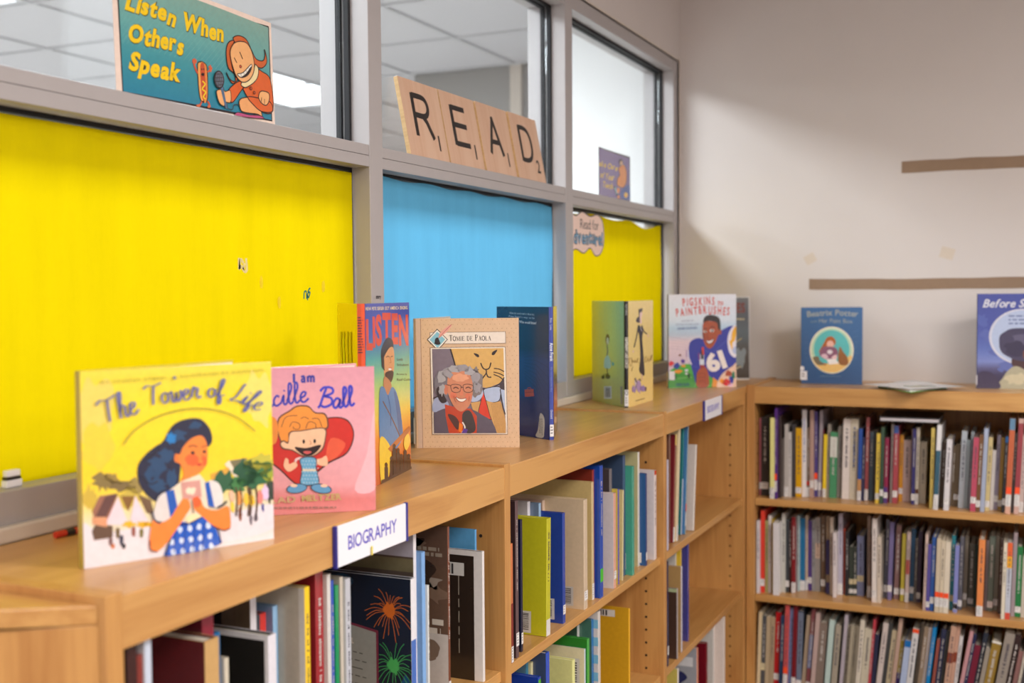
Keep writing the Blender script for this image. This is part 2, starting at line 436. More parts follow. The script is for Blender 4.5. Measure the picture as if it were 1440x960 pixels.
# angled end unit at the near end
en = thing('corner_unit', 'oak unit with angled front joining the near end of the bookcase row', 'bookcase')
P0 = (XF-.008, YN-.0006); P1 = (-.897, .777); dx, dy = P1[0]-P0[0], P1[1]-P0[1]
P2 = (P0[0]+dx*4.1, P0[1]+dy*4.1)
m = MB(); m.prism([P0, (-1.11, YN-.0006), (-1.11, P2[1]), P2], 0, ZT-.024); m.build('carcass', SIDEW, en, .001)
m = MB(); m.prism([(P0[0]-.0, P0[1]), (-1.11, YN-.0006), (-1.11, P2[1]), P2], ZT-.0238, ZT-.004); m.build('top_board', WX, en, .0018)

# sign holders on the rails
def art_plane_x(x, y0, y1, z0, z1): pass

# ------------------------------------------------------------------ flat print: shapes given in pixels of one crop of the photograph
_tc = {}
def glyph_mesh(s, off=0.0, shear=0.0):
    k = (s, off, shear)
    if k in _tc: return _tc[k]
    c = bpy.data.curves.new('t', 'FONT'); c.body = s; c.size = 1; c.offset = off; c.shear = shear; c.resolution_u = 3
    o = bpy.data.objects.new('t', c); me = bpy.data.meshes.new_from_object(o)
    vs = [(v.co.x, v.co.y) for v in me.vertices]; fs = [tuple(p.vertices) for p in me.polygons]
    bpy.data.objects.remove(o); bpy.data.curves.remove(c); bpy.data.meshes.remove(me)
    _tc[k] = (vs, fs); return _tc[k]
def homography(src, dst):
    A = []; B = []
    for (x, y), (u, v) in zip(src, dst):
        A.append([x, y, 1, 0, 0, 0, -u*x, -u*y]); B.append(u)
        A.append([0, 0, 0, x, y, 1, -v*x, -v*y]); B.append(v)
    h = np.linalg.solve(np.array(A, float), np.array(B, float))
    return np.append(h, 1).reshape(3, 3)
def smooth(pts, n=5, closed=False):
    P = [Vector((p[0], p[1])) for p in pts]; N = len(P); out = []
    if N < 3: return [tuple(p) for p in P]
    rng = range(N if closed else N-1)
    for i in rng:
        a = P[(i-1) % N] if (closed or i > 0) else P[0]; b = P[i]; c = P[(i+1) % N]
        d = P[(i+2) % N] if (closed or i+2 < N) else P[-1]
        for k in range(n):
            t = k/n
            out.append(tuple(.5*((2*b) + (c-a)*t + (2*a-5*b+4*c-d)*t*t + (3*b-a-3*c+d)*t**3)))
    if not closed: out.append(tuple(P[-1]))
    return out
class Art:
    STEP = .00005
    def __init__(s, crop, quad, w, h):
        s.ox, s.oy, s.s = crop; s.w, s.h = w, h
        s.H = homography(quad, [(0, h), (w, h), (w, 0), (0, 0)])
        s.m = MB(); s.l = 1; s.clip = True
    def cv(s, x, y):
        q = s.H @ np.array([x/s.s+s.ox, y/s.s+s.oy, 1.]); a, b = q[0]/q[2], q[1]/q[2]
        if s.clip: a = min(max(a, .0002), s.w-.0002); b = min(max(b, .0002), s.h-.0002)
        return a, b
    def _add(s, tris, pts, col, cols=None):
        z = s.l*s.STEP; P = [s.cv(*p) for p in pts]
        for t in tris:
            a, b, c = P[t[0]], P[t[1]], P[t[2]]
            ar = (b[0]-a[0])*(c[1]-a[1])-(b[1]-a[1])*(c[0]-a[0])
            if abs(ar) < 1e-12: continue
            tt = list(t) if ar > 0 else [t[0], t[2], t[1]]
            s.m.face([(P[i][0], P[i][1], z) for i in tt], [cols[i] for i in tt] if cols else col)
    def up(s): s.l += 1
    def poly(s, pts, col, up=True):
        tr = tessellate_polygon([[Vector((p[0], p[1], 0)) for p in pts]])
        s._add(tr, pts, col)
        if up: s.l += 1
    def sm(s, pts, col, n=4, up=True): s.poly(smooth(pts, n, True), col, up)
    def rect(s, x0, y0, x1, y1, col, up=True): s.poly([(x0,y0),(x1,y0),(x1,y1),(x0,y1)], col, up)
    def grad(s, pts4, stops, n=10):          # pts4 TL TR BR BL, colours from top to bottom
        TL, TR, BR, BL = [Vector(p) for p in pts4]; P = []; C = []; T = []
        def colr(t):
            for (a, ca), (b, cb) in zip(stops, stops[1:]):
                if t <= b: k = (t-a)/max(1e-6, b-a); return tuple(ca[i]*(1-k)+cb[i]*k for i in range(3))
            return stops[-1][1]
        for k in range(n+1):
            t = k/n; P += [tuple(TL.lerp(BL, t)), tuple(TR.lerp(BR, t))]; C += [colr(t)]*2
            if k: i = 2*k; T += [(i-2, i-1, i+1), (i-2, i+1, i)]
        s._add(T, P, None, C); s.l += 1
    def ell(s, cx, cy, rx, ry, col, rot=0, n=20, up=True):
        c, q = math.cos(rot), math.sin(rot)
        s.poly([(cx+rx*math.cos(2*math.pi*k/n)*c-ry*math.sin(2*math.pi*k/n)*q, cy+rx*math.cos(2*math.pi*k/n)*q+ry*math.sin(2*math.pi*k/n)*c) for k in range(n)], col, up)
    def blob(s, cx, cy, rx, ry, col, seed=1, rough=.25, n=16, up=False):
        r = random.Random(seed)
        s.poly(smooth([(cx+rx*(1+rough*(r.random()-.5)*2)*math.cos(2*math.pi*k/n), cy+ry*(1+rough*(r.random()-.5)*2)*math.sin(2*math.pi*k/n)) for k in range(n)], 3, True), col, up)
    def line(s, pts, w, col, sm=True, taper=None, up=True, n=5):
        P = smooth(pts, n) if sm else pts
        P = [Vector(p) for p in P]; L = []; R = []
        for i, p in enumerate(P):
            d = (P[min(i+1, len(P)-1)]-P[max(i-1, 0)])
            if d.length < 1e-6: d = Vector((1, 0))
            d.normalize(); nn = Vector((-d.y, d.x)); t = i/(len(P)-1)
            ww = w/2*(taper(t) if taper else 1)
            L.append(tuple(p+nn*ww)); R.append(tuple(p-nn*ww))
        pts = L + R; k = len(L); T = []
        for i in range(k-1): T += [(i, i+1, k+i+1), (i, k+i+1, k+i)]
        s._add(T, pts, col)
        if up: s.l += 1
    def outl(s, pts, w, col, n=4):
        q = smooth(pts, n, True); s.line(q + [q[0]], w, col, sm=False)
    def text(s, txt, x, y, size, col, ang=0, sx=1., off=0, shear=0, up=True):
        vs, fs = glyph_mesh(txt, off, shear); c, q = math.cos(ang), math.sin(ang)
        pts = [(x+(a*size*sx)*c+(b*size)*q*1.0, y+(a*size*sx)*q-(b*size)*c) for a, b in vs]
        T = []
        for f in fs:
            for i in range(1, len(f)-1): T.append((f[0], f[i], f[i+1]))
        s._add(T, pts, col)
        if up: s.l += 1
    def width(s, txt, size, sx=1., off=0):
        vs, _ = glyph_mesh(txt, off); return (max(v[0] for v in vs)-min(v[0] for v in vs))*size*sx if vs else size*.3
    def chars(s, txt, path, size, col, gap=.06, sx=1., off=0, shear=0, jit=0, seed=3, fit=True, upright=False):
        """letters set along a path of points (crop pixels)"""
        P = [Vector(p) for p in smooth(path, 12)]; cum = [0]
        for a, b in zip(P, P[1:]): cum.append(cum[-1]+(b-a).length)
        tot = cum[-1]; r = random.Random(seed)
        ws = [(.3*size*sx if ch == ' ' else s.width(ch, size, sx, off)+gap*size) for ch in txt]
        k = tot/sum(ws) if fit else 1
        def at(t):
            t = min(max(t, 0), tot-1e-6)
            for i in range(len(cum)-1):
                if cum[i+1] >= t:
                    f = (t-cum[i])/max(1e-6, cum[i+1]-cum[i]); d = (P[i+1]-P[i]).normalized(); return P[i].lerp(P[i+1], f), d
        t = 0
        for ch, w in zip(txt, ws):
            w *= k
            if ch != ' ':
                p, d = at(t+w/2)
                if upright: d = Vector((1, 0))
                a = math.atan2(d.y, d.x); vs, _ = glyph_mesh(ch, off)
                x0 = min(v[0] for v in vs); ww = (max(v[0] for v in vs)-x0)*size*sx*k
                q = p - d*(ww/2 + x0*size*sx*k)
                jj = (r.random()-.5)*jit
                s.text(ch, q.x, q.y+jj*size*.3, size, col, a+jj*.4, sx*k, off, shear, up=False)
            t += w
        s.l += 1
    def rows(s, x0, x1, y, n, dy, th, col, ang=0, seed=1, lo=.7):   # lines too small to read
        r = random.Random(seed)
        for i in range(n):
            yy = y+i*dy; x = x0; e = x0+(x1-x0)*(lo+(1-lo)*r.random())
            while x < e:
                w = dy*(.5+1.2*r.random()); b = min(x+w, e)
                s.poly([(x, yy+(x-x0)*ang), (b, yy+(b-x0)*ang), (b, yy+th+(b-x0)*ang), (x, yy+th+(x-x0)*ang)], col, False); x = b+dy*.35
        s.l += 1
    def cols(s, y0, y1, x, n, dx, th, col, seed=1, slant=0):
        r = random.Random(seed)
        for i in range(n):
            xx = x+i*dx; y = y0; e = y0+(y1-y0)*(.8+.2*r.random())
            while y < e:
                w = dx*(.5+1.2*r.random()); b = min(y+w, e)
                s.poly([(xx+slant*(y-y0), y), (xx+th+slant*(y-y0), y), (xx+th+slant*(b-y0), b), (xx+slant*(b-y0), b)], col, False); y = b+dx*.35
        s.l += 1
    def barcode(s, x0, y0, x1, y1, vertical=True, seed=1, paper=(214,212,208)):
        s.rect(x0, y0, x1, y1, paper); r = random.Random(seed); t = 0
        X0, X1, Y0, Y1 = x0+(x1-x0)*.15, x1-(x1-x0)*.15, y0+(y1-y0)*.1, y1-(y1-y0)*.1
        while t < 1:
            w = .02+.04*r.random(); g = .02+.03*r.random(); b = min(1, t+w)
            if vertical: s.rect(X0, Y0+(Y1-Y0)*t, X1, Y0+(Y1-Y0)*b, (60,58,60), False)
            else: s.rect(X0+(X1-X0)*t, Y0, X0+(X1-X0)*b, Y1, (60,58,60), False)
            t = b+g
        s.l += 1
    def build(s, name, parent, mw, _=None, mat=None):
        o = s.m.build(name, mat or INK, parent); o.matrix_local = mw; return o
def frame_m(o, ux, uy):      # local frame: origin, x axis, y axis; z = outward
    ux = Vector(ux).normalized(); uy = Vector(uy).normalized(); uz = ux.cross(uy); m = Matrix.Identity(4)
    for i in range(3): m[i][0] = ux[i]; m[i][1] = uy[i]; m[i][2] = uz[i]; m[i][3] = o[i]
    return m

# single-stroke hand for script titles: x, y with baseline 0, x-height .5, capitals 1
SCR = {
 'T': (.75, [[(-.1,.82),(.1,.95),(.4,.9),(.8,1.0)], [(.42,.92),(.38,.5),(.36,.0)]]),
 'h': (.5, [[(.12,.3),(.28,1.0),(.16,1.0),(.12,.5),(.1,0)], [(.1,.25),(.25,.5),(.36,.4),(.34,.1),(.42,0),(.55,.12)]]),
 'e': (.42, [[(.02,.2),(.25,.3),(.32,.46),(.18,.5),(.06,.3),(.1,.05),(.25,0),(.45,.15)]]),
 'o': (.45, [[(.25,.5),(.08,.42),(.05,.15),(.18,0),(.34,.12),(.34,.38),(.22,.5),(.32,.42),(.48,.45)]]),
 'w': (.6, [[(.0,.42),(.08,.5),(.1,.1),(.2,0),(.3,.2),(.31,.45)], [(.31,.45),(.32,.1),(.42,0),(.54,.25),(.52,.48),(.62,.42)]]),
 'r': (.5, [[(.02,.1),(.14,.5),(.2,.56),(.22,.46),(.34,.5),(.36,.4),(.3,.15),(.4,0),(.5,.1)]]),
 'f': (.4, [[(.02,.1),(.25,.7),(.3,1.02),(.18,.98),(.14,.4),(.1,-.25),(.2,-.35),(.22,-.05),(.16,.08),(.4,.15)]]),
 'L': (.6, [[(.38,1.0),(.3,1.02),(.28,.7),(.2,.2),(.02,.02),(.12,-.04),(.35,.05),(.6,.02),(.66,.12)]]),
 'i': (.28, [[(.02,.15),(.14,.48),(.12,.1),(.2,0),(.32,.12)], [(.17,.68),(.19,.74)]]),
 'u': (.5, [[(.0,.3),(.1,.5),(.1,.1),(.2,0),(.34,.2),(.38,.5)], [(.38,.5),(.36,.1),(.44,0),(.55,.12)]]),
 'c': (.4, [[(.32,.42),(.2,.5),(.06,.3),(.08,.06),(.22,0),(.42,.14)]]),
 'l': (.3, [[(.0,.15),(.24,.75),(.22,1.02),(.12,.95),(.1,.2),(.18,0),(.32,.12)]]),
 'B': (.75, [[(.25,1.0),(.2,.5),(.16,.0),(.08,-.1)], [(.0,.78),(.15,1.02),(.5,1.05),(.6,.8),(.25,.55)], [(.25,.55),(.6,.5),(.68,.2),(.4,-.02),(.18,.05)]]),
 'a': (.48, [[(.34,.44),(.2,.5),(.06,.3),(.08,.06),(.2,0),(.34,.25),(.36,.48)], [(.36,.48),(.34,.1),(.42,0),(.52,.12)]]),
 ' ': (.3, []),
}
def script(A, txt, path, size, w, col, slant=0, brush=True, col2=None):
    P = [Vector(p) for p in smooth(path, 12)]; cum = [0]
    for a, b in zip(P, P[1:]): cum.append(cum[-1]+(b-a).length)
    tot = cum[-1]; adv = sum(SCR[c][0] for c in txt); k = tot/adv
    def at(t):
        t = min(max(t, 0), tot-1e-6)
        for i in range(len(cum)-1):
            if cum[i+1] >= t:
                f = (t-cum[i])/max(1e-6, cum[i+1]-cum[i]); return P[i].lerp(P[i+1], f), (P[i+1]-P[i]).normalized()
    t = 0
    for ch in txt:
        a, sts = SCR[ch]; p, d = at((t+a/2)*k); n = Vector((d.y, -d.x))
        for stn in sts:
            q = [tuple(p + d*((x-a/2)*k + y*slant*size) + n*(y*size)) for x, y in stn]
            q = smooth(q, 5); L = len(q)
            for wpass in (0,):
                Pv = [Vector(z) for z in q]; Lp = []; Rp = []
                for i, z in enumerate(Pv):
                    dd = Pv[min(i+1, L-1)]-Pv[max(i-1, 0)]
                    dd = dd.normalized() if dd.length > 1e-6 else Vector((1, 0)); nn = Vector((-dd.y, dd.x))
                    ww = w/2*((.35+.75*abs(dd.y)) if brush else 1)
                    Lp.append(tuple(z+nn*ww)); Rp.append(tuple(z-nn*ww))
                T = []
                for i in range(L-1): T += [(i, i+1, L+i+1), (i, L+i+1, L+i)]
                A._add(T, Lp+Rp, col)
        t += a
    A.l += 1

# serif capitals built from thick and thin strokes: width, [(points, thickness, smooth)]
SER = {
 'T': (.62, [([(.31,0),(.31,1)],.15,0),([(.0,.97),(.62,.97)],.06,0),([(.02,1),(.02,.78)],.05,0),([(.60,1),(.60,.78)],.05,0),([(.18,.02),(.44,.02)],.045,0)]),
 'O': (.74, [([(.37,1.0),(.08,.78),(.08,.22),(.37,0)],.15,1),([(.37,1.0),(.66,.78),(.66,.22),(.37,0)],.15,1)]),
 'M': (.9, [([(.12,0),(.14,1)],.05,0),([(.14,1),(.45,.05)],.14,0),([(.45,.05),(.76,1)],.05,0),([(.78,1),(.78,0)],.15,0),([(.02,.02),(.24,.02)],.045,0),([(.64,.02),(.92,.02)],.045,0),([(.02,.98),(.2,.98)],.045,0),([(.72,.98),(.92,.98)],.045,0)]),
 'I': (.32, [([(.16,0),(.16,1)],.15,0),([(.03,.02),(.29,.02)],.045,0),([(.03,.98),(.29,.98)],.045,0)]),
 'E': (.62, [([(.14,0),(.14,1)],.15,0),([(.02,.97),(.56,.97)],.06,0),([(.02,.03),(.6,.03)],.06,0),([(.14,.52),(.42,.52)],.05,0),([(.55,1),(.55,.78)],.05,0),([(.59,0),(.59,.24)],.05,0),([(.42,.42),(.42,.62)],.04,0)]),
 'D': (.74, [([(.14,0),(.14,1)],.15,0),([(.02,.97),(.34,.97),(.62,.8),(.62,.2),(.34,.03),(.02,.03)],.1,1),([(.63,.72),(.63,.28)],.13,0)]),
 'P': (.6, [([(.14,0),(.14,1)],.15,0),([(.02,.97),(.34,.97),(.5,.86),(.5,.62),(.34,.48),(.14,.48)],.08,1),([(.5,.84),(.5,.62)],.1,0),([(.02,.02),(.28,.02)],.045,0)]),
 'A': (.74, [([(.36,1),(.1,0)],.05,0),([(.34,1),(.62,0)],.15,0),([(.18,.34),(.52,.34)],.05,0),([(.0,.02),(.22,.02)],.045,0),([(.46,.02),(.76,.02)],.045,0)]),
 'L': (.58, [([(.14,0),(.14,1)],.15,0),([(.02,.98),(.28,.98)],.045,0),([(.02,.03),(.54,.03)],.06,0),([(.54,0),(.54,.26)],.05,0)]),
 'a': (.52, [([(.06,.58),(.24,.7),(.38,.56),(.38,.1),(.5,.04)],.13,1),([(.38,.42),(.14,.34),(.1,.14),(.22,.02),(.38,.16)],.11,1)]),
 'm': (.86, [([(.12,0),(.12,.68)],.14,0),([(.12,.5),(.28,.68),(.43,.56),(.43,0)],.13,1),([(.43,.5),(.6,.68),(.74,.56),(.74,0)],.13,1),([(.02,.02),(.24,.02)],.05,0),([(.33,.02),(.54,.02)],.05,0),([(.64,.02),(.86,.02)],.05,0),([(.02,.66),(.14,.66)],.05,0)]),
 ' ': (.35, []),
}
def serif(A, txt, x0, x1, y, big, small=None, col=(40,34,38), slope=0., bold=1.):
    """text between x0 and x1 on baseline y; capitals at word starts are big, the rest small"""
    small = small or big; sz = []; prev = ' '
    for ch in txt: sz.append(big if prev == ' ' and ch != ' ' else small); prev = ch
    if txt.split()[1:2] == ['DE']:
        i = txt.index('DE'); sz[i] = small
    adv = [SER[c][0]*s+.1*small for c, s in zip(txt, sz)]; k = (x1-x0)/sum(adv); x = x0
    for ch, s, a in zip(txt, sz, adv):
        for pts, w, sm_ in SER[ch][1]:
            A.line([(x+px*s*k, y+(x-x0)*slope-py*s) for px, py in pts], w*s*bold*min(1, k*1.1), col, bool(sm_), up=False)
        x += a*k
    A.l += 1
# ------------------------------------------------------------------ books standing open on top of the cases
def vbook(label, hinge, a1, a2, Wd, H, sw, cf, cs, cb, tp=None, mat=None, edge=(228,222,212), z0=None, group=None):
    z0 = ZT if z0 is None else z0
    r = thing('picture_book', label, 'book', (hinge[0], hinge[1], z0), group=group)
    t1, t2 = math.radians(a1), math.radians(a2)
    d1 = Vector((math.cos(t1), math.sin(t1), 0)); d2 = Vector((math.cos(t2), math.sin(t2), 0))
    n1 = Vector((d1.y, -d1.x, 0)); n2 = Vector((-d2.y, d2.x, 0))
    m = (d1+d2).normalized(); s = Vector((-m.y, m.x, 0))
    F0 = Vector((0, 0, 0)); B0 = s*sw; b = .0022; mat = mat or INKG
    up = Vector((0, 0, 1))
    def board(name, o, d, n, L, col):       # o hinge, d along, n outward normal
        a = o; c = o + d*L; pts = [a, c, c-n*b, a-n*b]
        if (pts[1]-pts[0]).cross(pts[2]-pts[0]).z < 0: pts = pts[::-1]
        return MB().prism([(p.x, p.y) for p in pts], 0, H, col).build(name, mat, r, .0005)
    FC = board('front_cover', F0, d1, n1, Wd, cf); BC_ = board('back_cover', B0, d2, n2, Wd, cb); SP = r
    if sw > .004:
        pts = [F0 + m*.0002, F0+m*b, B0+m*b, B0 + m*.0002, (F0+B0)/2 - m*sw*.12]
        if sum((pts[i].x*pts[(i+1)%5].y - pts[(i+1)%5].x*pts[i].y) for i in range(5)) < 0: pts = pts[::-1]
        SP = MB().prism([(p.x, p.y) for p in pts], 0, H, cs).build('spine', mat, r)
    tp = tp if tp is not None else max(.0015, sw/2-b*1.3)
    pg = MB()
    for o, d, n in ((F0, d1, n1), (B0, d2, n2)):
        e = -n
        pts = [o+d*.004+e*(b+.0001), o+d*(Wd-.004)+e*(b+.0001), o+d*(Wd-.004)+e*(b+tp), o+d*.004+e*(b+tp)]
        if (pts[1]-pts[0]).cross(pts[2]-pts[0]).z < 0: pts = pts[::-1]
        pg.prism([(p.x, p.y) for p in pts], .003, H-.003, edge)
    pg.build('pages', PAGE, r)
    e = .0006
    r_ = dict(root=r, fc=FC, bc=BC_, sp=SP, front=frame_m(F0+n1*e, d1, up), back=frame_m(B0+d2*Wd+n2*e, -d2, up),
              spine=frame_m(B0 - m*(sw*.14+e), (F0-B0) if sw > 0 else d1, up), W=Wd, H=H, sw=sw)
    return r_
def sticker(r, fm, x0, z0, w, h, col=(236,234,240), lines=2, name='call_number_label'):
    A = Art((0, 0, 1), [(0, 0), (w*1e4, 0), (w*1e4, h*1e4), (0, h*1e4)], w, h); A.clip = False; A.l = 12
    A.rect(0, 0, w*1e4, h*1e4, col)
    if lines: A.rows(w*1e4*.2, w*1e4*.8, h*1e4*.25, lines, h*1e4*.55/lines, h*1e4*.12, (90,90,96), seed=int(x0*1e4+9))
    return A.build(name, r, fm @ Matrix.Translation((x0, z0, 0)), None, INKM)

# 1 yellow picture book, out of focus in the foreground
bk = vbook('yellow picture book about a tower with dark-haired girl in blue checked dress', (-.932, .918), 64.8, 82, .229, .2145, .011,
           (228,198,40), (170,150,60), (205,184,60))
A = Art((110, 500, 4.966), [(113.5, 522), (388, 507), (385, 757), (118, 800)], .229, .2145)
A.grad([(5,100),(1385,30),(1375,1280),(30,1500)], [(0,(226,208,60)),(.25,(238,214,20)),(.5,(240,205,25)),(.62,(238,205,40)),(.75,(226,212,176)),(1,(222,214,218))], 14)
A.blob(130, 400, 130, 260, (228,204,90), 3, .3, up=True); A.blob(1290, 300, 110, 190, (230,212,100), 4, .3, up=True); A.blob(150, 640, 120, 160, (236,200,50), 9, .3, up=True)
O = 695                                     # offset of the lower crop: 140 px * 4.966
# snow, village on the left
A.sm([(30,1180),(160,1240),(420,1200),(560,1190),(620,1390),(30,1500)], (222,214,220))
A.sm([(1000,1130),(1150,1080),(1380,1040),(1378,1200),(980,1300)], (222,214,220))
for i, (x, y, rx, ry, c) in enumerate(((170,880,60,60,(130,110,60)),(240,860,50,40,(150,125,60)),(350,850,70,55,(140,120,60)),(300,920,80,40,(120,100,60)),(420,910,60,50,(150,130,70)),(90,1000,50,80,(200,170,60)),(370,1000,80,60,(196,172,70)))): A.blob(x, y, rx, ry, c, 20+i, .45)
A.up()
A.poly([(120,1180),(100,1090),(150,985),(280,965),(200,1190)], (150,100,80)); A.poly([(190,990),(280,965),(190,1140),(120,1130)], (96,62,58))
A.poly([(190,1180),(280,985),(355,1190)], (232,206,214)); A.poly([(360,1170),(400,980),(490,1160)], (232,206,216)); A.poly([(300,985),(395,985),(350,1090)], (130,90,40)); A.poly([(420,970),(510,1010),(530,1110),(480,1100)], (110,84,60))
A.poly([(95,1230),(120,1180),(240,1190),(240,1270),(110,1290)], (96,72,56)); A.poly([(100,1180),(100,1130),(200,1130),(200,1200)], (214,150,110))
for x0 in (330, 430, 470): A.blob(x0+20, 1180, 40, 20, (226,176,40), x0, .4)
A.up()
for x, y, hh, c in ((225,1300,45,(120,90,90)),(275,1240,60,(110,90,60)),(300,1290,60,(60,60,80)),(385,1230,55,(150,90,80)),(440,1240,50,(120,110,60)),(240,1330,28,(200,120,80)),(315,1330,30,(50,50,60))): A.sm([(x-12,y-hh/2),(x+12,y-hh/2),(x+9,y+hh/2),(x-10,y+hh/2)], c, up=False)
A.up()
# trees and people on the right
A.poly([(1030,760),(1060,735),(1190,715),(1110,860)], (232,214,190)); A.poly([(1065,735),(1190,715),(1160,800),(1110,820)], (120,112,80)); A.poly([(930,830),(1060,780),(1070,840),(940,880)], (216,160,60))
for i, (x, y, rx, ry, c) in enumerate(((1030,880,70,70,(40,90,60)),(1180,820,80,90,(30,80,55)),(1260,800,90,80,(56,110,60)),(1120,900,60,50,(60,120,64)),(1240,870,80,60,(40,96,60)),(1340,820,50,60,(150,160,50)),(1290,740,90,60,(190,180,60)),(1350,940,30,80,(50,60,50)))): A.blob(x, y, rx, ry, c, 40+i, .4)
A.up()
for i, (x, y, w, h, c) in enumerate(((1075,980,40,80,(226,180,150)),(1130,1000,40,90,(226,150,80)),(1175,1000,40,90,(236,190,60)),(1215,1010,40,80,(240,190,40)),(1270,990,50,90,(226,130,120)),(1310,960,45,110,(220,190,220)),(1080,1060,30,70,(236,200,60)),(1290,1060,16,60,(60,60,140)),(1240,1130,22,60,(90,80,90)),(1205,1140,22,70,(120,110,120)),(1130,1110,24,90,(140,80,60)))): A.blob(x, y, w/2, h/2, c, 60+i, .3)
for x in (1105,1135,1190,1205,1245): A.line([(x,920),(x+8,1010),(x-4,1120)], 12, (80,50,36), up=False)
A.up()
# the girl
HR, HR2, SK, SK2 = (26,30,58), (30,66,104), (240,130,52), (228,96,44)
A.sm([(650,1030),(520,1010),(430,900),(420,780),(470,700),(540,640),(600,600),(660,500),(740,450),(860,440),(930,510),(945,600),(900,650),(880,640),(860,580),(740,660),(720,780),(700,930)], HR)
for i, (x, y, rx, ry) in enumerate(((560,760,60,70),(620,700,50,40),(700,560,60,40),(830,490,50,26),(560,900,60,50),(660,860,40,60),(500,830,30,50),(640,970,50,30))): A.blob(x, y, rx, ry, HR2, 80+i, .4)
A.up()
for q in (((450,740),(520,700),(580,640)),((440,850),(500,900),(560,880)),((540,1000),(600,980),(650,1020))): A.line(q, 9, (16,18,40), up=False)
A.up()
A.blob(650, 575, 34, 40, (20,120,190), 5, .4, up=True)
A.sm([(740,640),(800,580),(870,560),(905,610),(912,700),(890,780),(840,830),(790,850),(830,900),(830,960),(720,980),(710,900),(740,830),(716,760),(680,740),(684,690),(716,690)], SK)
A.blob(800, 730, 48, 44, SK2, 7, .15, up=True); A.blob(890, 740, 18, 34, SK2, 8, .15, up=True)
A.ell(806,680,15,12,(40,26,30),.1); A.ell(888,672,12,11,(40,26,30)); A.line([(775,640),(810,628),(840,640)], 7, (60,30,30)); A.line([(868,640),(900,630)], 6, (60,30,30)); A.line([(868,690),(878,716),(860,724)], 5, (190,70,40)); A.ell(850,762,20,8,(190,36,36),-.1)
A.line([(690,700),(700,740)], 6, SK2)
# white blouse, straps, dress
A.sm([(530,1080),(560,990),(620,955),(660,1010),(660,1130),(600,1160),(540,1150),(520,1120)], (214,206,204)); A.sm([(910,880),(980,890),(1010,970),(1000,1040),(950,1060),(920,1000)], (222,214,212))
A.poly([(640,940),(720,880),(850,830),(890,880),(920,1180),(760,1240),(640,1100)], (232,214,190))
A.poly([(612,950),(668,935),(700,1100),(690,1180),(640,1130)], (26,84,176)); A.poly([(885,890),(915,880),(950,1060),(905,1050)], (26,84,176))
A.sm([(660,1200),(720,1160),(780,1165),(870,1120),(940,1180),(975,1260),(985,1310),(800,1370),(600,1400),(640,1290)], (24,86,190))
r_ = random.Random(4)
for x in range(640, 960, 66):
    for k, y in enumerate((1215, 1290, 1360)):
        A.blob(x+14*k-6*k, y-(x-640)*.16+10, 17, 22, (200,214,236), x+y, .25)
A.up()
for x in range(690, 940, 66): A.line([(x-10,1180-(x-690)*.1),(x-22,1280),(x-30,1380-(x-640)*.1)], 6, (16,50,140), up=False)
A.up(); A.line([(640,1280),(615,1340),(605,1400)], 10, (20,30,70)); A.line([(960,1190),(980,1250),(985,1310)], 9, (20,30,70))
A.line([(700,1180),(780,1165),(870,1115)], 16, (20,40,110))
# arms and card
A.sm([(520,1140),(560,1170),(640,1130),(700,1040),(760,1010),(780,1060),(750,1110),(690,1200),(600,1320),(540,1365),(500,1350),(490,1290)], SK)
A.sm([(800,980),(850,1000),(880,1060),(960,1080),(1040,1050),(1058,1120),(1055,1200),(1010,1215),(930,1180),(860,1120),(800,1060)], SK)
A.line([(495,1290),(500,1350),(545,1365)], 9, (120,50,30)); A.line([(930,1185),(1010,1216),(1055,1200)], 8, (120,50,30)); A.line([(510,1090),(530,1150),(570,1170)], 14, (60,60,80)); A.line([(970,1060),(1010,1040),(1035,1015)], 14, (50,50,60))
A.poly([(718,885),(850,870),(860,990),(730,1010)], (206,150,140)); A.blob(785, 945, 34, 26, (236,216,190), 3, .3, up=True); A.blob(745, 1040, 34, 44, SK, 4, .2, up=True); A.blob(820, 1020, 30, 40, SK2, 5, .2, up=True)
A.line([(790,1010),(800,1100)], 12, (150,130,110)); A.poly([(740,1130),(800,1100),(860,1120),(760,1170)], (236,218,170))
# lettering
script(A, 'The', [(170,480),(430,400)], 170, 17, (104,104,150), .1)
script(A, 'Tower', [(480,350),(680,320),(870,290)], 146, 15, (98,98,156), .1)
script(A, 'of', [(910,285),(1035,290)], 125, 15, (86,90,150), .1)
script(A, 'Life', [(1075,300),(1170,335),(1275,385)], 130, 14, (84,90,150), .2)
A.chars('BY CHANA STIEFEL', [(158,192),(640,158)], 26, (170,150,40)); A.blob(684, 150, 13, 13, (110,110,130), 2, .2, up=True)
A.chars('ILLUSTRATED BY SUSAN GAL', [(725,148),(1325,98)], 26, (170,150,40))
A.line([(315,625),(400,520),(560,425),(760,372),(960,375),(1120,430),(1245,525)], 7, (120,110,50), n=10)
A.build('cover_print', bk['fc'], bk['front'], None, INKG)

# 2 pink book
bk = vbook('pink square picture book with curly-haired cartoon child and red heart', (-.954, 1.218), 38.6, 62, .178, .197, .009,
           (226,160,168), (216,120,130), (222,150,160))
A = Art((380, 510, 4.364), [(341, 521), (530, 519), (528, 717), (338.5, 729)], .178, .197)
A.grad([(-170,40),(655,40),(650,920),(-180,950)], [(0,(218,150,166)),(.5,(232,168,178)),(.8,(230,160,166)),(.83,(216,120,118)),(1,(222,132,134))], 10)
A.sm([(650,300),(600,560),(520,780),(640,780),(655,600)], (238,182,190)); A.sm([(-160,60),(-60,400),(-160,600)], (236,176,186))
serif(A, 'I am', 156, 300, 131, 52, 52, (64,66,160), -.02, 2.0)
script(A, 'Lucille', [(-110,290),(60,270),(250,245)], 118, 13, (64,66,176), .1, False)
script(A, 'Ball', [(300,270),(420,285),(530,270)], 112, 15, (64,66,190), .12, False)
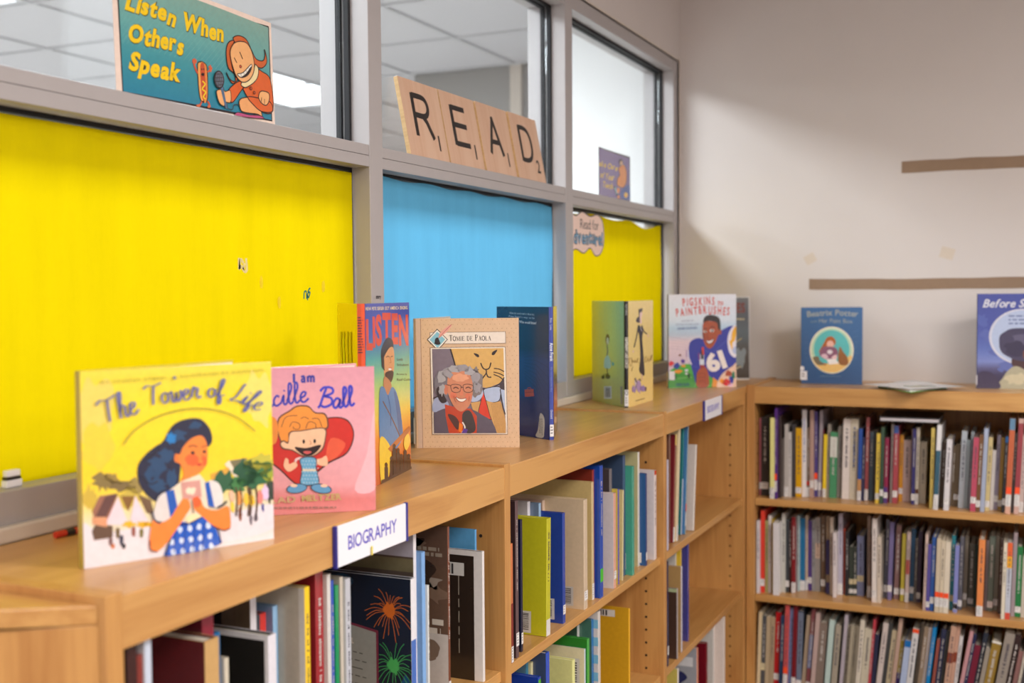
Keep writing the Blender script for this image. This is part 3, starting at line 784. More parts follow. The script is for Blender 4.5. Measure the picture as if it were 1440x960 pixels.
RD, RD2 = (206,44,36), (226,90,60)
A.sm([(180,760),(60,660),(-60,560),(-80,440),(20,380),(120,400),(200,460),(300,370),(400,340),(490,360),(525,450),(480,560),(370,620),(280,690)], (60,30,30))
A.sm([(180,750),(64,652),(-52,556),(-72,442),(20,387),(120,407),(200,468),(302,377),(400,347),(485,367),(518,450),(474,554),(364,612),(272,684)], RD)
A.sm([(380,470),(470,500),(420,580),(350,600)], RD2)
HO, HD = (240,148,60), (96,62,50)
A.sm([(90,520),(60,460),(52,400),(66,340),(130,300),(180,270),(250,272),(290,310),(350,318),(370,370),(350,420),(200,430),(130,440),(140,500)], HD)
A.sm([(92,505),(68,460),(60,400),(74,346),(134,308),(182,279),(248,281),(288,318),(344,326),(361,370),(344,410),(200,420),(124,436),(126,490)], HO)
A.sm([(-20,500),(-40,430),(0,340),(46,350),(60,420),(40,500)], (232,140,60))
A.sm([(130,430),(200,420),(344,405),(352,470),(330,540),(270,580),(210,580),(140,545),(84,535),(66,500),(90,480),(118,490)], HD)
A.sm([(136,436),(200,427),(338,411),(345,470),(323,534),(268,573),(210,573),(144,538),(90,527),(74,502),(92,489),(120,500)], (244,196,158))
for q in (((80,400),(110,340),(180,330)),((130,400),(150,370),(190,380),(190,410),(160,412),(152,396)),((230,410),(250,370),(290,380),(290,412)),((270,350),(310,352),(330,400)),((200,350),(225,340),(250,352))): A.line(q, 4, HD, up=False)
A.up(); A.ell(215,488,8,13,(40,24,24)); A.ell(283,486,8,13,(40,24,24)); A.line([(250,480),(262,500),(250,505)], 4, (190,120,90))
A.sm([(158,522),(230,528),(318,508),(300,545),(255,575),(205,568)], (40,18,20)); A.sm([(210,552),(235,545),(262,552),(235,566)], (206,90,90))
A.sm([(100,590),(118,600),(122,625),(160,612),(170,640),(120,672),(88,640)], (244,190,154)); A.sm([(280,600),(320,590),(350,574),(360,610),(350,636),(300,628)], (244,190,154))
A.line([(160,612),(170,595),(200,588)], 14, (236,200,200)); A.sm([(190,590),(285,585),(290,650),(305,740),(250,758),(186,748),(198,660)], (60,70,90)); A.sm([(195,595),(280,590),(284,650),(298,735),(250,750),(192,742),(204,660)], (108,170,208))
for x in range(200, 296, 18):
    for y in range(606, 740, 22): A.ell(x+(y//22%2)*9, y, 3, 3, (206,226,236), up=False)
A.up(); A.rect(203,655,286,668,(226,214,190))
for x0, f in ((165, -1), (315, 1)):
    A.ell(x0, 774, 66, 30, (56,66,86), .15*f); A.ell(x0, 774, 60, 25, (96,156,200), .15*f); A.ell(x0+f*18, 756, 22, 10, (244,200,170))
A.chars('BRAD', [(-60,872),(160,856)], 52, (196,160,120), off=.03); A.chars('MELTZER', [(195,852),(440,838)], 52, (196,170,110), off=.03)
A.rows(20, 420, 890, 1, 20, 9, (150,110,100), -.02, 3, .95)
A.build('cover_print', bk['fc'], bk['front'], None, INKG)

# 3 LISTEN
bk = vbook('tall LISTEN book with bearded banjo player in blue shirt, orange spine', (-.9075, 1.4555), 102.3, 131, .219, .281, .0115,
           (70,90,170), (222,84,44), (214,180,20))
A = Art((460, 415, 3.491), [(512, 428), (577, 426), (575.5, 659), (510.5, 688.5)], .219, .281)
A.grad([(182,45),(408,38),(403,850),(176,955)], [(0,(62,72,170)),(.18,(60,90,176)),(.3,(80,170,170)),(.45,(170,210,130)),(.6,(244,220,90)),(.75,(240,150,50)),(1,(200,90,40))], 16)
A.chars('HOW PETE SEEGER GOT AMERICA SINGING', [(184,78),(400,72)], 22, (236,214,170), .03, .7, .02)
A.chars('LISTEN', [(184,272),(240,244),(300,232),(402,245)], 196, (226,74,44), .03, .5, .045, upright=True)
A.sm([(258,300),(262,260),(290,212),(318,222),(322,262),(300,262),(268,312)], (38,44,60)); A.line([(262,310),(290,270),(322,262)], 9, (20,24,36))
A.sm([(272,310),(300,262),(322,262),(326,330),(318,390),(300,430),(278,410),(270,360)], (222,158,104)); A.sm([(280,380),(318,372),(316,410),(300,432),(280,410)], (70,46,36)); A.ell(305,358,7,5,(220,120,90)); A.ell(302,364,8,5,(240,236,230))
A.line([(284,306),(292,300),(300,304)], 3, (60,40,30), up=False); A.line([(308,304),(318,300)], 3, (60,40,30)); A.line([(302,305),(308,330),(300,332)], 2, (150,90,60)); A.poly([(258,300),(272,300),(274,372),(260,350)], (50,36,34))
A.sm([(272,400),(306,430),(304,480),(288,495),(268,460)], (200,136,90))
A.sm([(245,480),(268,450),(288,490),(312,450),(340,500),(362,660),(350,720),(310,760),(246,730)], (90,136,184)); A.sm([(320,470),(345,520),(360,660),(345,700),(330,560)], (70,110,160)); A.line([(262,520),(310,610),(350,700)], 5, (120,80,50)); A.line([(288,490),(300,560),(300,640)], 3, (60,90,140))
A.sm([(243,700),(290,730),(300,800),(280,900),(244,915)], (244,206,60)); A.line([(290,760),(330,720),(403,650)], 22, (190,110,50), False); A.sm([(370,700),(390,680),(398,720),(380,760),(366,740)], (246,206,70))
for i, (x, y, h) in enumerate(((272,830,120),(300,800,140),(315,740,190),(335,760,150),(352,790,110),(372,770,120),(390,790,110))): 
    A.ell(x, y, 8, 12, (60,34,30), up=False); A.poly([(x-9,y+10),(x+9,y+10),(x+10,y+h*.9),(x-10,y+h*.95)], (56,34,32), False)
A.up(); A.poly([(245,905),(403,840),(403,870),(245,940)], (70,44,34))
A.text('Leda', 336, 322, 17, (60,70,60)); A.text('Schubert', 336, 348, 17, (60,70,60)); A.text('Pictures by', 334, 392, 12, (70,60,50)); A.text('Raúl Colón', 334, 420, 17, (70,60,50))
A.build('cover_print', bk['fc'], bk['front'], None, INKG)
A = Art((0, 0, 1), [(0, 0), (10, 0), (10, 281), (0, 281)], .0105, .281)
A.text('LISTEN', 2.5, 96, 11, (244,196,120), math.pi/2, 1, .04); A.rows(1, 9, 20, 14, 4, 1.6, (80,40,60), 0, 3)
A.build('spine_print', bk['sp'], bk['spine'], None, INKG)
A = Art((460, 415, 3.491), [(471, 425), (503, 428), (500, 684), (470, 662)], .219, .281)
for i, x in enumerate((60, 76, 96, 114)):
    A.line([(x,190),(x-2,250),(x+1,365)], 9, ((110,90,20),(120,150,20),(120,90,20),(130,90,30))[i]); A.ell(x, 200, 5, 16, (96,70,20))
A.build('back_cover_print', bk['bc'], bk['back'], None, INKG)

# 4 beige biography with photograph of a man
bk = vbook('beige dotted biography with portrait of grey-haired smiling man before painted cat', (-1.07, 1.896), 24.4, 97, .197, .248, .0085,
           (216,182,150), (190,160,130), (214,196,176))
A = Art((580, 440, 4.8), [(586.5, 447.5), (735, 448.5), (731, 630), (584, 631)], .197, .248)
A.rect(33, 35, 66, 920, (204,176,158)); A.line([(68,36),(62,916)], 3, (150,110,90), False)
for j in range(29):
    for i in range(21):
        x = 84+i*32+(j%2)*16; y = 50+j*30.5
        if x < 736: A.ell(x, y, 2.4, 3.6, (178,140,112), n=6, up=False)
A.up()
A.rect(130,131,652,212,(120,98,86)); A.rect(133,134,649,209,(232,220,212))
serif(A, 'TOMIE DE PAOLA', 264, 554, 191, 40, 31, (40,34,38))
A.poly([(182,108),(254,181),(182,254),(110,181)], (40,34,40)); A.poly([(182,114),(248,181),(182,248),(116,181)], (236,230,226)); A.poly([(182,126),(236,181),(182,238),(128,181)], (132,190,214)); A.sm([(166,178),(186,168),(200,212),(166,212)], (40,36,44)); A.rect(160,200,202,210,(40,36,44))
A.sm([(190,170),(206,130),(250,96),(284,78),(262,116),(222,150)], (224,160,150)); A.line([(190,172),(240,120),(284,78)], 3, (170,90,90))
A.rect(130,234,648,824,(110,86,80)); A.rect(133,237,645,821,(234,224,214)); A.rect(143,244,634,814,(120,108,124))
PX = (40,30,34)
A.poly([(272,244),(634,244),(634,440),(600,480),(520,512),(440,500),(300,380)], (214,170,100)); A.line([(270,246),(288,310),(304,372)], 10, PX); A.line([(634,440),(600,484),(520,516),(460,510)], 7, PX)
A.sm([(428,276),(460,284),(466,300),(452,302)], PX); A.sm([(592,254),(560,268),(554,288),(572,286)], PX)
A.line([(476,342),(490,376),(512,386),(534,376),(546,340)], 8, PX); A.line([(510,386),(512,410),(484,448)], 8, PX); A.line([(512,410),(524,436),(546,438)], 8, PX)
for q in (((566,380),(600,384),(634,402)),((562,404),(600,414),(632,430)),((562,420),(600,436),(628,458)),((460,386),(430,388),(400,380))): A.line(q, 6, PX, up=False)
A.up(); A.poly([(600,480),(634,456),(634,530),(604,510)], (70,60,66))
A.sm([(500,516),(600,504),(606,560),(590,600),(540,608),(500,590),(492,550)], (176,190,222)); A.outl([(500,516),(600,504),(606,560),(590,600),(540,608),(500,590),(492,550)], 5, PX)
A.poly([(604,520),(634,526),(634,700),(612,610)], (176,190,222)); A.poly([(400,610),(470,600),(500,596),(560,610),(604,600),(634,720),(634,814),(570,814),(540,720),(420,680)], (206,158,96))
for k in range(9): A.line([(540+k*10,612),(570+k*9,814)], 2, (150,110,66), False, up=False)
A.up(); A.sm([(484,530),(500,580),(530,700),(536,724),(470,700),(452,670),(470,600)], (214,60,40)); A.outl([(484,530),(500,580),(530,700),(536,724),(470,700),(452,670),(470,600)], 4, PX); A.line([(604,520),(618,620),(634,690)], 6, PX); A.sm([(400,560),(440,540),(480,520),(484,560),(450,598),(400,600)], (176,190,222))
A.sm([(143,600),(180,570),(240,600),(240,640),(143,672)], (160,170,206)); A.line([(143,580),(180,566),(230,580)], 5, PX)
# man
A.poly([(143,682),(175,664),(210,650),(250,642),(330,648),(400,652),(440,668),(480,694),(520,716),(545,740),(560,772),(574,814),(143,814)], (92,84,102)); A.poly([(222,620),(300,640),(400,650),(440,700),(436,814),(246,814),(226,700)], (190,66,40))
A.sm([(340,690),(380,660),(410,690),(430,780),(400,814),(350,800)], (64,56,60)); A.sm([(240,690),(290,700),(320,750),(300,790)], (80,50,50)); A.poly([(318,740),(344,760),(330,812),(312,800)], (232,120,30)); A.line([(340,740),(356,776),(336,810)], 9, (232,226,230)); A.poly([(350,780),(376,790),(366,814),(332,814)], (90,60,150))
A.blob(215, 480, 60, 95, (118,114,126), 3, .2); A.blob(430, 470, 52, 100, (128,120,122), 5, .2); A.blob(330, 410, 120, 52, (150,146,156), 6, .12, up=True)
A.sm([(166,520),(190,500),(220,560),(236,600),(200,610),(176,570)], (50,40,46))
A.sm([(244,460),(262,410),(330,390),(390,410),(414,460),(416,540),(400,610),(370,650),(330,668),(290,640),(262,590),(244,530)], (206,134,104))
A.ell(232, 520, 16, 34, (200,120,96)); 
for i, (x, y, rx, ry) in enumerate(((250,410,34,30),(290,384,40,22),(350,376,46,20),(400,400,30,34),(440,440,30,40),(200,440,26,44),(446,510,26,40),(204,520,20,40))): A.blob(x, y, rx, ry, (168,166,175) if i % 2 else (154,150,160), 90+i, .35)
A.up(); A.blob(330, 440, 62, 26, (226,160,128), 12, .2, up=True); A.blob(282, 560, 24, 22, (220,120,92), 13, .2); A.blob(386, 566, 22, 22, (220,120,92), 14, .2); A.up()
for x in (302, 386):
    A.outl([(x-34,492),(x,484),(x+34,496),(x+28,530),(x,540),(x-28,530)], 4, (84,60,56)); A.line([(x-18,512),(x,504),(x+18,514)], 6, (70,44,40))
A.line([(336,504),(354,506)], 4, (84,60,56)); A.line([(268,494),(240,486)], 4, (84,60,56)); A.sm([(330,540),(340,510),(352,545),(346,560),(328,558)], (220,130,100))
A.sm([(298,570),(330,582),(372,580),(350,600),(318,596)], (244,238,232)); A.outl([(298,570),(330,582),(372,580),(350,602),(318,598)], 4, (150,60,50)); A.line([(286,560),(292,590),(300,604)], 3, (160,90,70)); A.line([(392,566),(388,600)], 3, (160,90,70))
A.build('cover_print', bk['fc'], bk['front'], None, INKG)
A = Art((0, 0, 1), [(0, 0), (8, 0), (8, 248), (0, 248)], .0085, .248); A.rect(1,190,7.5,240,(206,200,190))
A.build('spine_print', bk['sp'], bk['spine'], None, INKG)

# 5 dark blue book, spine towards the camera
bk = vbook('dark blue book standing open, spine forward, small red suitcase on its back', (-.874, 2.107), 110, 151, .178, .267, .0085,
           (70,60,110), (58,74,160), (26,54,110), tp=.0015)
A = Art((690, 420, 4.683), [(695, 430), (771.5, 432), (770, 618.5), (696, 605)], .178, .267)
A.grad([(22,40),(382,58),(372,930),(20,870)], [(0,(14,46,78)),(.34,(18,50,86)),(.36,(34,66,128)),(1,(36,50,118))], 12)
for k in range(9): A.line([(210,370+k*18),(290,350+k*30),(380,330+k*66)], 3, (28,52,104), False, up=False)
A.up(); A.chars('When the world tried to silence her,', [(110,98),(284,112)], 20, (200,210,220), .03, .8); A.chars('Anne found a way to be', [(104,118),(284,136)], 18, (190,200,214), .03, .8); A.chars('heard.  Who would listen?', [(130,155),(296,172)], 24, (220,226,236), .03, .8, .02)
A.poly([(212,600),(272,598),(276,645),(214,648)], (206,84,40)); A.line([(232,600),(236,590),(252,590),(256,600)], 4, (206,84,40)); A.line([(212,620),(274,618)], 3, (140,50,30))
A.sm([(316,758),(344,790),(342,880),(332,914),(284,902),(300,860)], (214,212,206)); A.cols(790, 900, 308, 3, 9, 4, (110,110,110), 3)
A.build('back_cover_print', bk['bc'], bk['back'], None, INKG)
A = Art((0, 0, 1), [(0, 0), (8, 0), (8, 267), (0, 267)], .0085, .267); 
A.text('Anne Frank', 1.2, 72, 9.5, (214,222,240), math.pi/2, .82, .02); A.text('Prins · Lowe', 1.6, 22, 6, (190,200,230), math.pi/2, .8); A.text('The story behind the diary', 2, 120, 5.2, (120,140,200), math.pi/2, .9); A.text('Orchard', 1.6, 206, 6.5, (214,222,240), math.pi/2, .8)
A.rect(0.2, 236, 8, 260, (226,224,226)); A.rows(1.4, 6.6, 240, 3, 6, 2, (90,90,96))
A.build('spine_print', bk['sp'], bk['spine'], None, INKG)
A = Art((690, 420, 4.683), [(778, 432), (786, 430), (786, 605), (777, 618)], .178, .267)
A.grad([(412,50),(452,42),(450,870),(408,930)], [(0,(226,190,110)),(.15,(214,180,120)),(.3,(90,80,140)),(.4,(190,170,150)),(.55,(120,70,80)),(.75,(214,90,50)),(.9,(80,50,90)),(1,(60,60,120))], 12)
A.blob(428, 640, 16, 90, (226,96,50), 2, .2, up=True); A.blob(430, 500, 12, 40, (60,36,40), 3, .2, up=True); A.blob(426, 790, 12, 30, (236,190,180), 4, .3, up=True)
A.build('cover_print', bk['fc'], bk['front'], None, INKG)

# 6 yellow and green book standing open, black spine
bk = vbook('yellow book standing open, woman in long black dress, black spine forward', (-.9395, 2.766), 90.8, 132.6, .217, .2725, .0105,
           (250,222,138), (24,22,26), (186,194,110), tp=.0012)
A = Art((820, 415, 5.818), [(831, 422), (877, 424.5), (873.5, 573.5), (830, 563)], .217, .2725)
for k in range(8):
    x0, x1 = 60+k*34, 60+(k+1)*34
    g = lambda t: tuple(int((222,216,110)[i]*(1-t)+(168,212,150)[i]*t) for i in range(3))
    A.grad([(x0,30),(x1,34),(x1-8,925),(x0-8,925)], [(0, g(.3+k*.1)), (.45, g(.1+k*.08)), (1, tuple(int((222,216,112)[i]*(1-k*.02)) for i in range(3)))], 8)
A.ell(190, 372, 17, 46, (60,70,80), .05); A.ell(192, 386, 10, 30, (200,214,200)); A.line([(186,420),(190,470),(182,520)], 10, (90,120,130)); A.sm([(170,520),(196,505),(212,560),(210,606),(164,606),(160,560)], (150,206,214)); A.line([(184,606),(186,660)], 7, (50,60,70)); A.line([(212,550),(232,575)], 5, (110,160,170)); A.ell(232,575,10,16,(90,170,170))
A.blob(150,678,13,16,(70,80,50),3); A.blob(186,674,20,20,(76,90,60),5); A.line([(150,660),(200,650)], 5, (70,90,90))
A.barcode(156, 752, 216, 850, False, 3, (220,224,216)); A.rect(286,755,304,895,(150,146,120))
A.build('back_cover_print', bk['bc'], bk['back'], None, INKG)
A = Art((820, 415, 5.818), [(883, 424.5), (923, 421), (920, 562), (881.5, 573)], .217, .2725)
BKc = (44,36,42)
A.sm([(463,160),(462,120),(480,112),(497,108),(496,130),(486,150),(488,180),(474,200),(468,230),(436,222),(446,190),(462,180)], (56,34,40)); A.sm([(472,150),(492,140),(494,160),(486,190),(488,230),(474,240),(470,190)], (246,210,196))
A.sm([(456,250),(478,262),(494,250),(500,300),(490,360),(496,460),(506,648),(480,652),(458,618),(470,520),(468,400),(462,330),(450,290)], BKc)
A.line([(456,260),(440,340),(414,436)], 9, BKc); A.line([(492,266),(512,305),(536,320)], 9, BKc); A.ell(404,470,7,10,(244,206,180)); A.line([(538,322),(548,345)], 8, (246,206,190)); A.line([(480,650),(486,700)], 6, (244,210,200)); A.line([(474,264),(484,300)], 5, (230,220,220))
for q in (((372,520),(364,560),(380,590),(392,560),(384,520),(400,560)),((404,540),(412,560),(420,540),(430,560),(446,520),(440,560)),((520,500),(512,550),(530,540),(540,520),(548,550),(572,490),(566,540),(578,490)),((392,600),(386,630),(398,590))): A.line(q, 4, (170,136,70), up=False)
A.up(); A.blob(408, 770, 20, 30, (160,140,190), 3, .4); A.blob(450, 750, 24, 50, (176,154,210), 4, .3); A.blob(484, 764, 32, 24, (150,130,200), 5, .3); A.blob(425, 730, 12, 40, (226,214,216), 6, .3); A.blob(512, 768, 8, 18, (60,46,60), 7, .2); A.up(); A.line([(412,690),(430,720),(420,680)], 5, (50,40,50)); A.line([(452,700),(460,690),(470,706)], 6, (50,40,50))
A.rows(416, 506, 862, 1, 8, 6, (110,90,50), -.26, 4, .98)
A.build('cover_print', bk['fc'], bk['front'], None, INKG)
A = Art((0, 0, 1), [(0, 0), (10, 0), (10, 272), (0, 272)], .0105, .2725)
A.text('DIFFERENT LIKE COCO', 2.4, 92, 9.2, (226,220,206), math.pi/2, .82, .03); A.text('MATTHEWS', 3, 8, 6.5, (200,196,190), math.pi/2, .8)
A.rect(0.4, 226, 9.8, 268, (226,222,222)); A.ell(5, 234, 4, 6.5, (90,90,96)); A.ell(5, 234, 2.4, 4.5, (220,220,220)); A.rows(2, 8, 246, 3, 6, 2, (120,120,120))
A.build('spine_print', bk['sp'], bk['spine'], None, INKG)

# 7 football player book
bk = vbook('picture book of painting football player in blue jersey 61, red title', (-1.017, 3.374), 30.2, 47, .213, .287, .009,
           (222,224,240), (60,64,130), (226,224,226))
A = Art((930, 405, 6.4), [(943.5, 414.5), (1036, 416), (1035, 543.5), (941.5, 546)], .213, .287)
A.grad([(88,60),(680,66),(672,885),(75,905)], [(0,(226,228,240)),(.28,(214,226,242)),(.4,(160,196,224)),(.48,(226,206,216)),(.72,(216,196,214)),(1,(216,196,214))], 14)
for k in range(5): A.line([(90,440+k*26),(270,470+k*22)], 3, (180,160,186), False, up=False)
A.up(); A.sm([(75,760),(200,690),(300,690),(480,760),(680,860),(672,890),(75,908)], (70,170,60))
A.sm([(80,790),(280,770),(300,890),(75,905)], (56,150,50)); A.line([(90,820),(290,800)], 4, (150,210,120))
RB = (206,60,44)
A.chars('PIGSKINS', [(208,168),(350,160),(498,158)], 96, RB, .14, .5, .025, 0, .25); A.chars('to', [(516,160),(566,164)], 66, RB, .02, .7, .01)
A.chars('PAINTBRUSHES', [(150,258),(390,238),(624,252)], 96, RB, .14, .5, .025, 0, .2)
A.chars('THE STORY OF', [(198,306),(304,302)], 20, (90,96,150)); A.chars('FOOTBALL-PLAYING ARTIST', [(148,336),(356,334)], 20, (90,96,150)); A.chars('ERNIE BARNES', [(164,376),(338,370)], 30, (84,90,160), off=.01)
JB = (34,50,160)
A.sm([(262,520),(290,470),(350,450),(400,460),(520,400),(640,345),(676,420),(672,720),(600,780),(520,830),(430,780),(400,720),(330,760),(320,860),(290,740),(262,640)], JB)
A.line([(256,560),(258,620),(284,690)], 8, (226,224,240)); A.line([(286,700),(340,712)], 5, (60,80,190)); A.line([(400,560),(470,580),(540,520),(600,470)], 4, (70,90,190))
A.sm([(676,350),(640,360),(608,420),(600,500),(620,590),(672,622),(676,500)], (232,226,236)); A.sm([(672,350),(640,400),(632,470),(616,480),(640,560),(644,490),(662,480),(674,420)], (238,176,40)); A.ell(676,560,36,34,(180,190,226))
FS, FD = (166,74,40), (126,50,30)
A.sm([(384,380),(392,320),(430,300),(520,320),(540,370),(546,410),(520,430),(500,480),(470,530),(440,546),(410,520),(386,450)], FS)
A.sm([(392,316),(400,270),(440,248),(500,256),(536,290),(540,380),(520,372),(510,320),(450,300),(410,306)], (30,24,30)); A.sm([(386,400),(400,420),(400,470),(386,450)], FD); A.line([(396,376),(412,366),(424,372)], 6, (40,24,24)); A.line([(450,362),(470,352),(492,362)], 6, (40,24,24))
A.ell(406,394,15,11,(230,220,214)); A.ell(408,394,8,9,(30,20,24)); A.ell(466,386,18,13,(240,234,230)); A.ell(468,386,9,11,(30,20,24)); A.line([(430,400),(422,446),(440,456)], 7, FD); A.sm([(414,470),(440,480),(476,462),(462,490),(434,498)], (236,230,228)); A.outl([(412,466),(440,476),(480,458),(464,492),(432,500)], 6, (120,30,30)); A.ell(540,400,9,22,FS)
A.chars('61', [(430,756),(600,700)], 210, (236,226,222), .02, .62, .05)
A.poly([(348,600),(392,590),(396,690),(356,690)], (206,214,226)); A.poly([(364,560),(384,560),(390,640),(366,640)], (40,36,46)); A.poly([(372,536),(392,530),(396,600),(380,600)], (206,60,60)); A.poly([(356,690),(400,690),(402,740),(360,740)], (150,40,50)); A.poly([(340,590),(356,580),(360,640),(346,650)], (120,60,140))
A.sm([(340,740),(400,710),(428,760),(430,880),(330,888),(326,800)], FS); 
for k in range(3): A.line([(344,772+k*34),(390,764+k*34),(404,790+k*34)], 5, FD, up=False)
A.up(); A.sm([(500,888),(520,820),(560,760),(640,700),(676,680),(674,888)], (232,196,170)); A.poly([(470,800),(510,830),(500,888),(460,888)], (232,150,60))
for i, (x, y, rx, ry, c) in enumerate(((604,766,28,24,(170,70,40)),(648,780,16,36,(30,120,90)),(630,820,20,30,(50,60,170)),(590,850,40,32,(214,40,50)),(550,836,26,22,(244,150,40)),(620,866,20,16,(236,190,220)),(530,866,24,20,(244,210,190)))): A.blob(x, y, rx, ry, c, 120+i, .3)
A.up()
for i, (x, y, rx, ry, c) in enumerate(((100,680,22,20,(214,50,60)),(150,700,26,26,(40,60,160)),(205,660,18,20,(90,60,150)),(160,750,36,16,(236,150,40)),(210,700,20,10,(240,160,50)),(100,800,0,0,(0,0,0)),(236,740,14,12,(220,220,230)),(256,790,10,26,(20,60,30)),(180,604,12,8,(120,60,40)),(240,590,5,40,(150,120,180)),(236,770,12,8,(226,226,236)))): 
    if rx: A.blob(x, y, rx, ry, c, 140+i, .3)
A.up(); A.text('DON TATE', 140, 882, 34, (30,70,130), -.02, .7, .02); A.rect(78, 748, 130, 828, (226,226,234)); A.blob(138, 800, 6, 22, (30,50,40), 5, .2, up=True)
A.build('cover_print', bk['fc'], bk['front'], None, INKG)
A = Art((0, 0, 1), [(0, 0), (9, 0), (9, 287), (0, 287)], .009, .287); A.rect(0.3,236,9,284,(226,206,150)); A.text('PIGSKINS TO PAINTBRUSHES', 2.6, 20, 7.5, (226,200,190), math.pi/2, .8, .02)
A.build('spine_print', bk['sp'], bk['spine'], None, INKG)

# 8 grey book behind it
bk = vbook('grey picture book with white border behind the football player book', (-1.049, 3.722), 21, 33, .2, .277, .008, (232,230,232), (120,116,112), (220,220,222))
A = Art((930, 405, 6.4), [(955, 417), (1063, 416.5), (1061, 533), (953, 537)], .2, .277)
A.grad([(170,85),(840,80),(836,808),(160,830)], [(0,(110,112,118)),(.2,(84,88,98)),(.45,(88,104,116)),(.7,(74,66,60)),(1,(62,54,46))], 12)
A.chars('STORIES', [(430,220),(800,212)], 118, (120,52,44), .02, .55, .04)
A.rows(500, 790, 268, 1, 20, 16, (190,180,150), 0, 5, .98); A.line([(680,490),(755,450)], 8, (190,170,110)); A.line([(690,550),(760,610)], 7, (160,170,170)); A.line([(670,730),(768,695)], 9, (206,196,170)); A.blob(740,620,60,90,(128,140,148),3,.4,up=True)
A.build('cover_print', bk['fc'], bk['front'], None, INKG)

# 9 blue picture book with round picture
bk = vbook('blue picture book with round picture of girl painting, on the back bookcase', (-.6725, 3.684), 1.9, 22, .188, .2425, .008, (52,96,146), (40,78,124), (50,90,140))
A = Art((1120, 425, 8), [(1128, 432.5), (1214, 433), (1212, 541), (1126.5, 539)], .188, .2425)
A.grad([(65,60),(750,62),(740,915),(55,910)], [(0,(58,104,156)),(.5,(52,98,148)),(1,(44,86,138))], 6)
GT = (166,170,160)
A.chars('Beatrix Potter', [(130,168),(400,150),(700,168)], 92, GT, .02, .7, .01); A.chars('and', [(170,232),(240,228)], 42, (120,140,150)); A.chars('Her Paint Box', [(262,232),(640,242)], 70, (150,160,160), .02, .7)
A.ell(400, 540, 246, 262, (238,232,206), n=40); A.grad([(175,540-246),(630,540-246),(630,540-246),(175,540-246)], [(0,(0,0,0)),(1,(0,0,0))], 1)
A.ell(400, 540, 228, 246, (190,218,190), n=40); A.ell(400, 530, 200, 215, (92,190,192), n=36); A.sm([(186,620),(300,690),(500,660),(610,600),(620,640),(560,720),(470,780),(400,788),(300,770),(220,700)], (238,196,120))
A.sm([(190,620),(250,610),(270,660),(330,700),(250,706),(210,670)], (120,110,90))
A.sm([(256,560),(290,500),(320,450),(350,400),(400,386),(440,420),(444,470),(400,500),(330,500),(300,540)], (178,96,44)); A.ell(386, 474, 40, 42, (238,186,170)); A.sm([(262,580),(300,510),(360,500),(440,510),(470,560),(450,640),(400,660),(330,640),(290,620)], (140,92,120)); A.ell(380, 560, 30, 24, (236,226,236)); A.sm([(280,600),(330,580),(360,620),(330,640)], (226,190,206)); A.sm([(400,620),(450,590),(456,640),(420,660)], (236,200,206))
A.poly([(340,640),(440,636),(484,690),(370,700)], (244,240,240)); A.sm([(484,520),(500,506),(530,560),(570,610),(586,680),(560,710),(490,700),(470,640)], (150,96,50)); A.line([(494,520),(500,580)], 10, (170,120,70)); A.blob(325, 700, 16, 14, (190,110,50), 4, .3, up=True)
A.rows(270, 500, 826, 1, 10, 9, (96,130,160), 0, 5, .98)
A.rows(100, 150, 330, 6, 60, 5, (70,112,160), 0, 3); A.rows(640, 710, 330, 6, 60, 5, (70,112,160), 0, 8)
A.build('cover_print', bk['fc'], bk['front'], None, INKG)
sticker(bk['fc'], bk['front'], -.002, .012, .021, .028)
A = Art((0, 0, 1), [(0,0),(20,0),(20,20),(0,20)], .015, .015); A.clip = False; A.l = 14; A.ell(10,10,9,10,(236,234,238)); A.build('round_label', bk['fc'], bk['front'] @ Matrix.Translation((-.004, .041, 0)), None, INKM)

# 10 flat book
c0 = Vector((-.318, 3.430)); ex = Vector((-.429, 3.606)) - c0; ey = Vector((-.231, 3.619)) - c0
c0 = c0 + Vector((0, .012))
fb = thing('picture_book', 'thin green-edged picture book lying flat between the two blue books', 'book', (c0.x, c0.y, ZT))
def para(a, b, c, d, z0, z1, col, name, mat):
    pts = [c0.xy*0 + ex*a + ey*b for a, b in ((a, b), (c, b), (c, d), (a, d))]
    area_ = sum(pts[i].x*pts[(i+1)%4].y-pts[(i+1)%4].x*pts[i].y for i in range(4))
    if area_ < 0: pts = pts[::-1]
    return MB().prism([(p.x, p.y) for p in pts], z0, z1, col).build(name, mat, fb)
para(0, 0, 1, 1, 0, .0026, (60,150,50), 'back_cover', INKG); para(.02, .01, .98, .98, .0026, .0080, (232,230,226), 'pages', PAGE); para(0, 0, 1, 1, .0080, .0104, (206,216,222), 'front_cover', INKG)
fm = Matrix.Identity(4); n = ex.to_3d().normalized()
A = Art((0,0,1), [(0,0),(100,0),(100,100),(0,100)], ey.length, ex.length); A.l = 3
A.rect(0,0,100,100,(206,216,222)); A.rect(6,6,94,94,(226,230,236)); A.blob(50,64,26,20,(120,160,150),3,.3,up=True); A.blob(40,70,10,9,(206,190,150),4,.3,up=True); A.blob(64,58,9,9,(70,90,120),5,.3,up=True)
m4 = Matrix.Identity(4); yx, xx = ex.normalized(), ey.normalized()
for i in range(2): m4[i][0] = xx[i]; m4[i][1] = yx[i]
m4[2][3] = .0106
A.build('cover_print', fb, m4, None, INKG)

